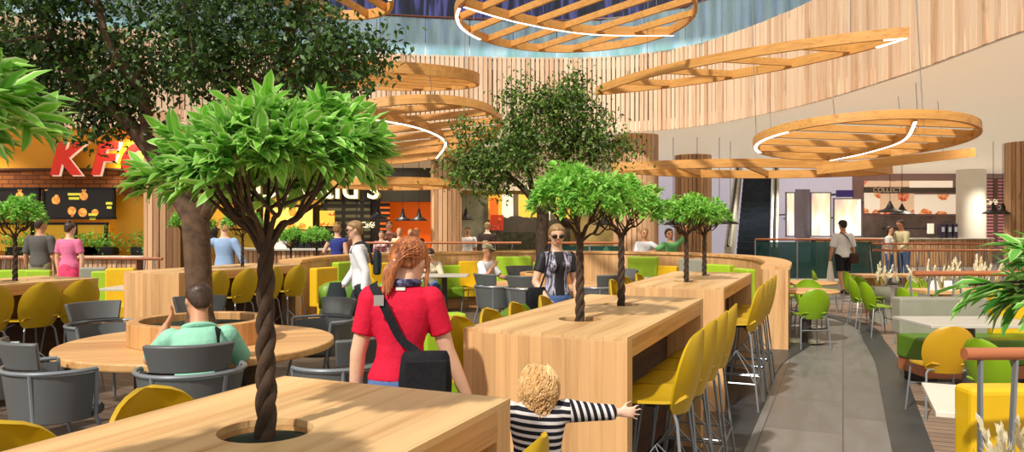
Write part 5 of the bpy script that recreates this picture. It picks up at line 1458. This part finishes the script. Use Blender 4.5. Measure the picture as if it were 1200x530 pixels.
def strap_bag(label, q, chain, bag_c, size, m, rz=0, w=.045, buckle=None, group=None):
    """shoulder bag: chain of local points for the strap, body below"""
    t = thing('shoulder_bag', label, 'bag', wp(q, bag_c), math.atan2(q['R'][1][0], q['R'][0][0])+rz, group); inv = Matrix.Rotation(-t.rotation_euler.z,3,'Z')
    L = [inv @ (wp(q, p)-t.location) for p in chain]; L = smoothpath(L, 6); cen = inv @ (wp(q, (0,0,bag_c[2]+size[2]*.8))-t.location)
    g = []
    for i, p in enumerate(L):
        d = (L[min(i+1,len(L)-1)]-L[max(i-1,0)]).normalized(); out = (p-cen); out -= d*out.dot(d); out.normalize(); s_ = d.cross(out); g.append([p-s_*w/2, p, p+s_*w/2])
    b = MB(); b.sheet(g, .006); b.build('strap', m, t, 60)
    b = MB(); sx, sy, sz = size; U = Vector((0,0,1))
    b.loft([(Vector((0,0,-sz/2)), Vector((1,0,0)), Vector((0,1,0)), sx*.40, sy*.36),(Vector((0,0,-sz*.44)), Vector((1,0,0)), Vector((0,1,0)), sx*.5, sy*.5),(Vector((0,0,0)), Vector((1,0,0)), Vector((0,1,0)), sx*.52, sy*.55),(Vector((0,0,sz*.4)), Vector((1,0,0)), Vector((0,1,0)), sx*.47, sy*.42),(Vector((0,0,sz/2)), Vector((1,0,0)), Vector((0,1,0)), sx*.42, sy*.25)], 4 if False else 20)
    b.build('bag_body', m, t, True)
    b = MB(); b.box((0,-sy*.46,.06*sz), (sx*.8,sy*.16,sz*.62)); b.build('front_flap', m, t, bevel=.012)
    if buckle:
        p = inv @ (wp(q, buckle)-t.location); b = MB(); b.box(p, (w*1.15,.012,.05)); b.build('buckle', M['chrome'], t)
    return t
RED = clothmat('crimson jersey', S(214,22,58)); DENIM = clothmat('blue denim', S(86,112,164), .8, .2); MINT = clothmat('mint pique', S(148,208,180)); WH = clothmat('white cotton', S(238,238,240))
BLKC = clothmat('black cloth', S(26,26,30), .8, .2); CHAR = clothmat('charcoal suit', S(44,52,54)); PINK = clothmat('pink jersey', S(232,120,160)); ROSE = clothmat('rose skirt', S(226,70,110), .8, .3); GREYS = clothmat('grey jersey', S(96,92,88)); KHAKI = clothmat('khaki cloth', S(150,144,112), .8, .2)
SKY = clothmat('light blue shirt', S(150,178,214)); NAVY = clothmat('cobalt top', S(52,62,140)); BRN = clothmat('brown knit', S(98,62,48)); BEIGE = clothmat('cream knit', S(222,206,178)); GRN = clothmat('fresh green top', S(110,176,106)); TAN = clothmat('pale tan shirt', S(208,200,160)); MAR = clothmat('maroon top', S(104,36,40))
def stripes():
    t = NT('navy and white stripes'); o = t.obj(); x = t.sep(o)
    ax = t.math('ABSOLUTE', x[0]); sl = t.math('GREATER_THAN', ax, .135)
    z = t.math('ADD', t.math('MULTIPLY', x[2], 1.0), t.math('MULTIPLY', x[0], .10))
    m1 = t.math('LESS_THAN', t.math('FRACT', t.math('DIVIDE', z, .030)), .56); m2 = t.math('LESS_THAN', t.math('FRACT', t.math('DIVIDE', t.math('ADD', ax, t.math('MULTIPLY', x[2], .25)), .030)), .56)
    mm = t.math('ADD', t.math('MULTIPLY', m1, t.math('SUBTRACT', 1.0, sl)), t.math('MULTIPLY', m2, sl))
    col = t.mix(mm, S(226,218,214), S(26,26,36)); t.bump(t.noise(o, 26, 3), .3, .008); return t.fin(col, .8, 0, .3)
STR = stripes()
def marl(name, a, c, sc=(30,30,4)):
    t = NT(name); o = t.obj(); n = t.noise(t.mapping(o, sc), 1, 3); n2 = t.noise(o, 5, 2)
    return t.fin(t.ramp(t.math('ADD', t.math('MULTIPLY', n, .5), t.math('MULTIPLY', n2, .5)), [(.42, a), (.56, c)]), .7)
def printed():
    t = NT('black top with silver streaked sides'); o = t.obj(); ax = t.math('ABSOLUTE', t.sep(o)[0]); n = t.noise(t.mapping(o, (40,40,9)), 1.2, 4)
    col = t.ramp(n, [(.4, S(52,50,60)), (.56, S(190,186,206))]); m = t.math('MULTIPLY', t.math('GREATER_THAN', ax, .055), t.math('LESS_THAN', ax, .15))
    return t.fin(t.mix(m, S(30,28,32), col), .6)
PRT = printed()
# woman in red, seen from behind at the end of the foreground table
d = 3.7
rw, q = person('woman in a crimson t-shirt and jeans, hair tied back, standing behind the foreground table', (468-600)/FPX*d, d, .06, 1.66, RED, DENIM, SK, ('none0', HR), lean=(.02,.06,1), low=.24,
    arms={'L': ((-.24,.0,-1),(-.08,.12,-1)), 'R': ((.30,.10,-1),(.42,.22,-1))}, head=(-.5,-.42,0), female=True, sleeve=.33, hem=.02, vox=.008, wide=.90, thick=.009, curl=.5)
# her auburn hair: cap of strands, ponytail, lock at the cheek
hd, hh, X, Y, Rh = q['hd'], q['hh'], q['X'], q['Y'], q['Rh']
[bpy.data.objects.remove(c) for c in list(rw.children) if c.name.startswith('hair')]
b = MB()
b.loft([(hd(0,yc,z), X, Y, rx*hh, ry*hh) for z, rx, ry, yc in [(-.24,.26,.16,-.27),(-.1,.34,.24,-.23),(.04,.395,.33,-.17),(.16,.415,.40,-.12),(.28,.405,.45,-.08),(.38,.365,.44,-.06),(.47,.285,.35,-.06),(.54,.17,.22,-.06),(.57,.05,.06,-.06)]], 24)
b.ball(hd(.0,-.50,-.12), (.17*hh,.15*hh,.19*hh), 14)
b.loft([(hd(0,-.5,-.15), X, Y, .14*hh,.1*hh),(hd(-.03,-.56,-.4), X, Y, .15*hh,.1*hh),(hd(-.04,-.52,-.7), X, Y, .11*hh,.07*hh),(hd(-.05,-.5,-.92), X, Y, .03*hh,.02*hh)], 14)
for s in (-1,1): b.loft([(hd(s*.36,.1,.2), X, Y, .05*hh,.13*hh),(hd(s*.40,.16,-.1), X, Y, .045*hh,.07*hh),(hd(s*.40,.24,-.5), X, Y, .05*hh,.05*hh),(hd(s*.38,.3,-.95), X, Y, .02*hh,.02*hh)], 10)
remesh(b, 'hair', .006, HR, rw, 2)
b = MB(); rr = random.Random(5)
for i in range(220):
    a = rr.uniform(-2.9,-.25); z = rr.uniform(.0,.5); rad = .44*math.sqrt(max(0,1-(max(0,z-.12)/.46)**2))
    p0 = hd(math.cos(a)*rad, -.08+math.sin(a)*rad*1.06, z); p2 = hd(rr.uniform(-.1,.1), -.62, -.12+rr.uniform(-.12,.1)); p1 = (p0+p2)/2+(p0-hd(0,-.05,.1))*.10
    pth = smoothpath([p0, p1, p2], 5); b.tube(pth, [.0022]*(len(pth)), 4)
for i in range(60):
    o_ = rr.uniform(-.13,.13); b.tube(smoothpath([hd(o_*.8,-.6,-.2), hd(o_*1.2-.03,-.66,-.45), hd(o_*.8-.05+rr.uniform(-.04,.04),-.56,-.75-rr.uniform(0,.25))], 4), .0022, 4)
b.build('hair_strands', HR, rw, True)
b = MB(); b.ball(hd(0,-.60,-.17), (.05*hh,.04*hh,.05*hh), 10, Rh); b.build('hair_tie', M['white'], rw, True)
b = MB(); pts = [q['tp'](.305)+q['W']*(.047*1.66*math.cos(a))+q['D']*(.042*1.66*math.sin(a)) for a in [2*PI*i/24 for i in range(24)]]
b.tube(pts, .02, 8, closed=True); b.build('scarf', marl('navy dotted scarf', S(30,30,62), S(140,130,170), (40,40,40)), rw, True)
b = MB(); b.box(q['tp'](.288)+q['D']*(-.080), (.045,.012,.014)); b.build('neck_label', M['white'], rw)
strap_bag('black cross body bag on the hip of the woman in crimson', q, [(-.125,.02,1.37),(-.115,-.07,1.36),(-.06,-.118,1.27),(.015,-.118,1.12),(.09,-.14,1.06),(.13,-.16,.99)], (.135,-.165,.93), (.24,.09,.27), BLKC, .1, .04, buckle=(-.085,-.125,1.30))
# toddler
d = 3.22
td, q = person('toddler with blond curls in a striped navy and white dress, arms spread wide', (630-600)/FPX*d, d, .12, 1.10, STR, WH, SKP, ('curly', HBL), lean=(0,.02,1),
    thumb={'R': (0,0,1), 'L': (0,0,1)}, spread=16,
    arms={'R': ((1,.10,-.10),(1,.0,-.04)), 'L': ((-1,.25,-.12),(-.8,.7,.0))}, head=(.35,-.12,.05), hs=1.30, armk=.70, neck=.24, sleeve=.93, hem=-.05, kind='dress', vox=.0065, thick=.010, curl=.05, wide=1.08)
# seated man in mint polo
px, d = 233, 4.90
man, q = person('seated man in a mint polo shirt, head resting on hand at the round table', (px-600)/FPX*d, d, yaw_to(-.25,1), 1.70, MINT, DENIM, SKT, ('short', HB), lean=(-.05,.40,1), pelvis=.50,
    arms={'L': ((-.55,.55,-.55),(.45,.10,1)), 'R': ((.35,.55,-.75),(-.35,1,.05))}, legs={'R': ((.22,1,-.05),(.02,-.05,-1)), 'L': ((-.22,1,-.05),(-.02,-.05,-1))}, head=(.45,-.30,.08), vox=.009, sleeve=.42, curl=.9, wide=1.04)
b = MB(); b.tube([q['tp'](.298)+q['W']*(.055*1.8*math.cos(a))+q['D']*(.05*1.8*math.sin(a)) for a in [2*PI*i/24 for i in range(24)]], .018, 8, closed=True); b.build('collar', MINT, man, True)
strap_bag('dark shoulder strap bag worn by the man in the mint polo', q, [q['tp'](.282)+q['W']*.12+q['D']*.09, q['tp'](.292)+q['W']*.12, q['tp'](.25)+q['W']*.13-q['D']*.125, q['tp'](.12)+q['W']*.14-q['D']*.12], tuple(q['tp'](.06)+q['W']*.20-q['D']*.10), (.2,.07,.18), BLKC, 0, .04)
# woman with sunglasses
d = 8.3
sw, q = person('woman with sunglasses in a dark patterned top and jeans walking behind the middle table', (652-600)/FPX*d, d, yaw_to(.35,-1), 1.69, PRT, DENIM, SK, ('bob', HM), arms={'R': ((.35,.05,-1),(-.35,.6,-.75)), 'L': ((-.2,.05,-1),(-.05,.15,-1))}, head=(-.25,-.22,0), female=True, sleeve=.3, vox=.010, hem=.012, thick=.007,
    legs={'R': ((.03,.22,-1),(0,.0,-1)), 'L': ((-.03,-.12,-1),(0,-.3,-1))}, wide=.98)
b = MB(); hd, hh = q['hd'], q['hh']
for s in (-1,1): b.ball(hd(s*.16,.41,.02), (.14*hh,.05*hh,.10*hh), 12, q['Rh'])
b.beam(hd(-.3,.38,.06), hd(.3,.38,.06), .03*hh, .03*hh); b.beam(hd(.32,.36,.05), hd(.36,-.05,.03), .02*hh,.03*hh); b.beam(hd(-.32,.36,.05), hd(-.36,-.05,.03), .02*hh,.03*hh); b.build('sunglasses', EYEM, sw, True)
strap_bag('black shoulder bag carried by the woman with sunglasses', q, [(.09,-.10,1.40),(.10,.02,1.44),(.13,.11,1.36),(.19,.15,1.15),(.24,.12,.98)], (.27,.10,.86), (.26,.12,.27), BLKC, .3, .02)
pz = wp(q, q['J']['L'][2])+Vector((0,0,-.12)); b = MB(); b.loft([((0,0,-.1),(1,0,0),(0,1,0),.05,.03),((0,0,-.02),(1,0,0),(0,1,0),.06,.035),((0,0,.06),(1,0,0),(0,1,0),.03,.015)], 10); o = b.build('paper_bag', M['white'], None, True); o.location = pz; tag(o, 'small white paper bag in the hand of the woman with sunglasses', 'bag')
# walking man in white shirt
d = 9.9
wm_, q = person('man with glasses in a white shirt and dark trousers walking left past the lounge sofa', (424-600)/FPX*d, d, yaw_to(-1,-.12), 1.76, WH, CHAR, SK, ('short', HM), lean=(0,.10,1), arms={'R': ((.15,.25,-1),(.05,.55,-.8)), 'L': ((-.2,-.4,-1),(-.1,.05,-1))}, legs={'R': ((.03,.42,-1),(0,-.02,-1)), 'L': ((-.03,-.28,-1),(0,-.6,-.85))}, head=(.15,-.12,0), sleeve=.95, vox=.011)
b = MB(); hd, hh = q['hd'], q['hh']
for s in (-1,1): b.tube([hd(s*.16+.10*math.cos(a), .43, .02+.08*math.sin(a)) for a in [2*PI*i/12 for i in range(12)]], .05*hh*.4, 5, closed=True); b.beam(hd(s*.27,.40,.04), hd(s*.36,-.05,.03), .02*hh,.03*hh)
b.build('glasses', EYEM, wm_)
w = q['J']['R'][2]; jb = MB(); jb.loft([((0,0,.06),(1,0,0),(0,1,0),.05,.09),((0,0,-.1),(1,0,0),(0,1,0),.055,.13),((0,.02,-.35),(1,0,0),(0,1,0),.05,.17),((0,.03,-.58),(1,0,0),(0,1,0),.045,.17),((0,.03,-.62),(1,0,0),(0,1,0),.03,.12)], 16); o = jb.build('jacket', CHAR, None, True); o.location = wp(q, w)+Vector((-.08,0,.0)); o.rotation_euler = (0,.12,yaw_to(-1,-.12)); tag(o, 'dark suit jacket carried over the arm of the man in the white shirt', 'jacket')
strap_bag('dark backpack strap bag on the back of the man in the white shirt', q, [(-.13,.13,1.30),(-.14,.06,1.42),(-.14,-.06,1.42),(-.14,-.12,1.28),(-.12,-.14,1.15)], (-.05,-.20,1.18), (.22,.10,.32), CHAR, 0, .035)
# reading woman and the man in the cap
sit = {'R': ((.15,1,-.05),(0,-.05,-1)), 'L': ((-.15,1,-.05),(0,-.05,-1))}
person('seated woman in a cream knit bending over the grey column table', (504-600)/FPX*15.2, 15.1, yaw_to(.15,-1), 1.64, BEIGE, DENIM, SK, ('long', HK), lean=(0,.42,1), pelvis=.50, legs=sit, arms={'R': ((.25,.5,-.8),(-.3,1,-.05)), 'L': ((-.25,.5,-.8),(.3,1,-.05))}, head=(0,-.6,0), female=True, sleeve=.9, vox=.013)
cm, q = person('seated man in a white t-shirt and khaki cap, hand at his chin', (566-600)/FPX*13.9, 13.9, yaw_to(.9,-.55), 1.74, WH, KHAKI, SKT, ('none', KHAKI), lean=(0,.14,1), pelvis=.50, legs=sit, arms={'R': ((.3,.5,-.8),(-.3,.55,.9)), 'L': ((-.25,.55,-.8),(.15,1,-.1))}, head=(0,-.1,0), sleeve=.42, vox=.012)
b = MB(); hd, hh = q['hd'], q['hh']; b.beam(hd(-.33,.40,.03), hd(.33,.40,.03), .06*hh, .13*hh); b.build('sunglasses', EYEM, cm)

# left couple
person('man in a charcoal grey t-shirt with his back to us at the left railing', (47-600)/FPX*14.2, 14.2, yaw_to(-.1,1), 1.80, GREYS, KHAKI, SKT, ('short', HB), arms={'R': ((.22,.05,-1),(-.1,.4,-1)), 'L': ((-.22,0,-1),(-.05,.3,-1))}, head=(-.7,0,0), vox=.012, wide=1.06)
person('woman in a pink top with a hair bun beside the man in charcoal grey', (81-600)/FPX*14.0, 14.0, yaw_to(.05,1), 1.72, PINK, ROSE, SK, ('bun', HB), arms={'R': ((.25,.05,-1),(-.05,.1,-1)), 'L': ((-.25,.05,-1),(.05,.1,-1))}, head=(-.35,-.05,0), female=True, sleeve=.35, kind='skirt', vox=.012)
# blue shirt man with companion
person('man in a light blue shirt with his back to us at the left counter', (263-600)/FPX*13.2, 13.2, yaw_to(.0,1), 1.76, SKY, DENIM, SK, ('short', HBL), arms={'R': ((.5,-.05,-1),(.35,.0,-1)), 'L': ((-.8,.25,-.35),(-.5,.6,-.3))}, head=(.4,-.05,0), sleeve=.95, vox=.012)
person('dark haired person in an ochre jacket beside the man in the light blue shirt', (250-600)/FPX*13.9, 13.9, yaw_to(.2,1), 1.66, clothmat('ochre jacket', S(128,84,24), .8, .3), CHAR, SK, ('long', HK), head=(.4,0,0), sleeve=.95, vox=.013, female=True)
person('woman in a cobalt blue top and pale shorts at the left counter', (395-600)/FPX*16.6, 16.6, yaw_to(.1,1), 1.70, NAVY, clothmat('pale denim', S(190,196,206)), SK, ('bun', HM), arms={'L': ((-.5,.1,-.9),(-.05,.7,-.3))}, female=True, sleeve=.05, vox=.014, legcut=.5)
person('blond woman in a brown top beside the woman in cobalt blue', (413-600)/FPX*17.2, 17.2, yaw_to(-.1,1), 1.66, BRN, DENIM, SK, ('long', HBL), female=True, sleeve=.3, vox=.014)
# group at the orange wall
for px, d, hh_, top, hair, lab in ((447,20.7,1.52,marl('maroon stripes', S(130,40,50), S(220,190,190), (2,2,30)),('long',HB),'young woman in a striped maroon top in the group by the orange wall'),
    (456,21.2,1.78,BRN,('long',HB),'tallest young woman in a brown top in the group by the orange wall'),
    (468,20.9,1.60,TAN,('long',HM),'young woman in a pale tan top in the group by the orange wall'),
    (481,21.1,1.56,BRN,('long',HM),'young woman with light brown hair third from right of the orange wall group'),
    (488,20.9,1.60,MAR,('long',HR),'young woman with auburn hair at the right of the orange wall group')):
    person(lab, (px-600)/FPX*d, d, yaw_to(.1,-1), hh_, top, DENIM, SK, hair, female=True, sleeve=.9, vox=.016, fingers=False, group='group of young women by the orange wall')
person('man in a white t-shirt and cap in front of the dim green shop window', (548-600)/FPX*22.0, 22.0, yaw_to(0,-1), 1.62, WH, CHAR, SKT, ('short', HB), vox=.016, fingers=False, sleeve=.45, wide=1.15)
person('person in a dark jacket with back turned at the yellow shop backdrop', (571-600)/FPX*21.2, 21.2, yaw_to(.3,1), 1.76, clothmat('dark olive jacket', S(58,46,40)), CHAR, SK, ('short', HM), vox=.016, fingers=False, sleeve=.95, wide=1.15)
person('seated person in a pale shirt below the yellow shop backdrop', (565-600)/FPX*20.0, 19.9, yaw_to(.8,-.6), 1.64, TAN, CHAR, SK, ('short', HM), vox=.016, fingers=False, pelvis=.5, legs=sit, lean=(0,.2,1))
# children behind the partition
person('small boy in a white t-shirt behind the curved partition by the batten column', (755-600)/FPX*17.4, 17.4, yaw_to(.1,-1), 1.58, WH, DENIM, SKT, ('short', HM), hs=1.1, arms={'L': ((-.8,.1,-.5),(-1,.1,-.1))}, vox=.013, fingers=False)
person('girl in a green top waving one raised arm behind the curved partition', (786-600)/FPX*17.2, 17.2, yaw_to(.1,-1), 1.57, GRN, DENIM, SKT, ('bob', HK), hs=1.15, arms={'L': ((-.6,.1,.55),(.05,.05,1)), 'R': ((.8,.1,-.55),(1,.1,-.2))}, head=(0,0,.25), vox=.013, fingers=False)
# man in white with bag
d = 18.6
mw, q = person('man in a white t-shirt, dark shorts and black cap walking away at right', (988-600)/FPX*d, d, yaw_to(-.15,1), 1.80, WH, BLKC, SKT, ('short', HK), arms={'R': ((.25,-.05,-1),(.0,.2,-1)), 'L': ((-.25,.1,-1),(-.05,.2,-1))}, legs={'R': ((.03,.1,-1),(0,-.1,-1)), 'L': ((-.03,-.15,-1),(0,-.35,-1))}, sleeve=.45, legcut=.85, vox=.013, extra='cap', wide=1.12)
strap_bag('dark brown shoulder bag of the man in white at right', q, [(-.10,-.06,1.50),(.02,-.15,1.38),(.12,-.155,1.18),(.19,-.13,.98)], (.21,-.12,.86), (.26,.12,.24), clothmat('brown bag', S(70,44,36)), 0, .04)
pz = wp(q, q['J']['L'][2])+Vector((0,0,-.22)); b = MB(); b.loft([((0,0,-.34),(1,0,0),(0,1,0),.10,.05),((0,0,-.1),(1,0,0),(0,1,0),.08,.05),((0,0,.16),(1,0,0),(0,1,0),.04,.02)], 12); o = b.build('carrier_bag', M['white'], None, True); o.location = pz; tag(o, 'white carrier bag in the left hand of the man in white at right', 'bag')
person('young woman with long brown hair in a white top at the right railing', (1042-600)/FPX*21.6, 21.6, yaw_to(.8,-.6), 1.66, WH, DENIM, SK, ('long', HB), female=True, vox=.014, fingers=False, arms={'L': ((-.2,.4,-1),(.0,1,-.1))}, sleeve=.4)
person('young man in a pale tan shirt leaning towards the woman at the right railing', (1059-600)/FPX*21.5, 21.5, yaw_to(-1,-.35), 1.84, TAN, DENIM, SKT, ('short', HB), vox=.014, fingers=False, lean=(0,.14,1), arms={'R': ((.2,.3,-1),(-.1,.6,-.7)), 'L': ((-.2,.35,-1),(.1,.7,-.5))}, sleeve=.9, head=(0,-.2,0))
# ------------------------------------------------------------------ camera, light
cam = bpy.data.cameras.new('camera'); co = bpy.data.objects.new('camera', cam); C.objects.link(co)
co.location = (0,0,EYE); co.rotation_euler = (PI/2,0,0); cam.sensor_width = 36; cam.lens = FPX/1200*36; cam.clip_start = .05; cam.clip_end = 200
bpy.context.scene.camera = co
w = bpy.data.worlds.new('sky'); bpy.context.scene.world = w; w.use_nodes = True
bg = w.node_tree.nodes['Background']; bg.inputs[0].default_value = (1,.965,.90,1); bg.inputs[1].default_value = .76
def sun(e, d, ang, col=(1,.95,.86)):
    l = bpy.data.lights.new('sun', 'SUN'); l.energy = e; l.angle = math.radians(ang); l.color = col
    o = bpy.data.objects.new('sun', l); C.objects.link(o); o.rotation_euler = Vector(d).to_track_quat('-Z','Y').to_euler(); o.location = (-6,-8,14)
sun(3.9, (.50,.80,-.98), 2.0)
def spot(x, y, e, col=(1,.9,.74), ang=130):  # fill spots added under the soffit to brighten the shop areas
    l = bpy.data.lights.new('fill_spot', 'SPOT'); l.energy = e; l.spot_size = math.radians(ang); l.spot_blend = .8; l.shadow_soft_size = .12; l.color = col
    o = bpy.data.objects.new('fill_spot', l); C.objects.link(o); o.location = (x, y, SOF-.05)
for x, y, e in ((-13,17.6,420),(-9.2,18.2,420),(-6.5,20.6,450),(-3.4,21.2,350),(.5,22,420),(3,24,350),(6,26,500),(9.5,27,600),(9.5,21,420),(13,24,500),(15,30,700),(20,31,700),(9.5,14,300),(12,17,350)):
    spot(x, y, e)
sc = bpy.context.scene
sc.view_settings.view_transform = 'Standard'; sc.view_settings.look = 'None'; sc.view_settings.exposure = 0; sc.view_settings.gamma = 1
sc.cycles.max_bounces = 7; sc.cycles.transparent_max_bounces = 16
sc.cycles.sample_clamp_indirect = 6
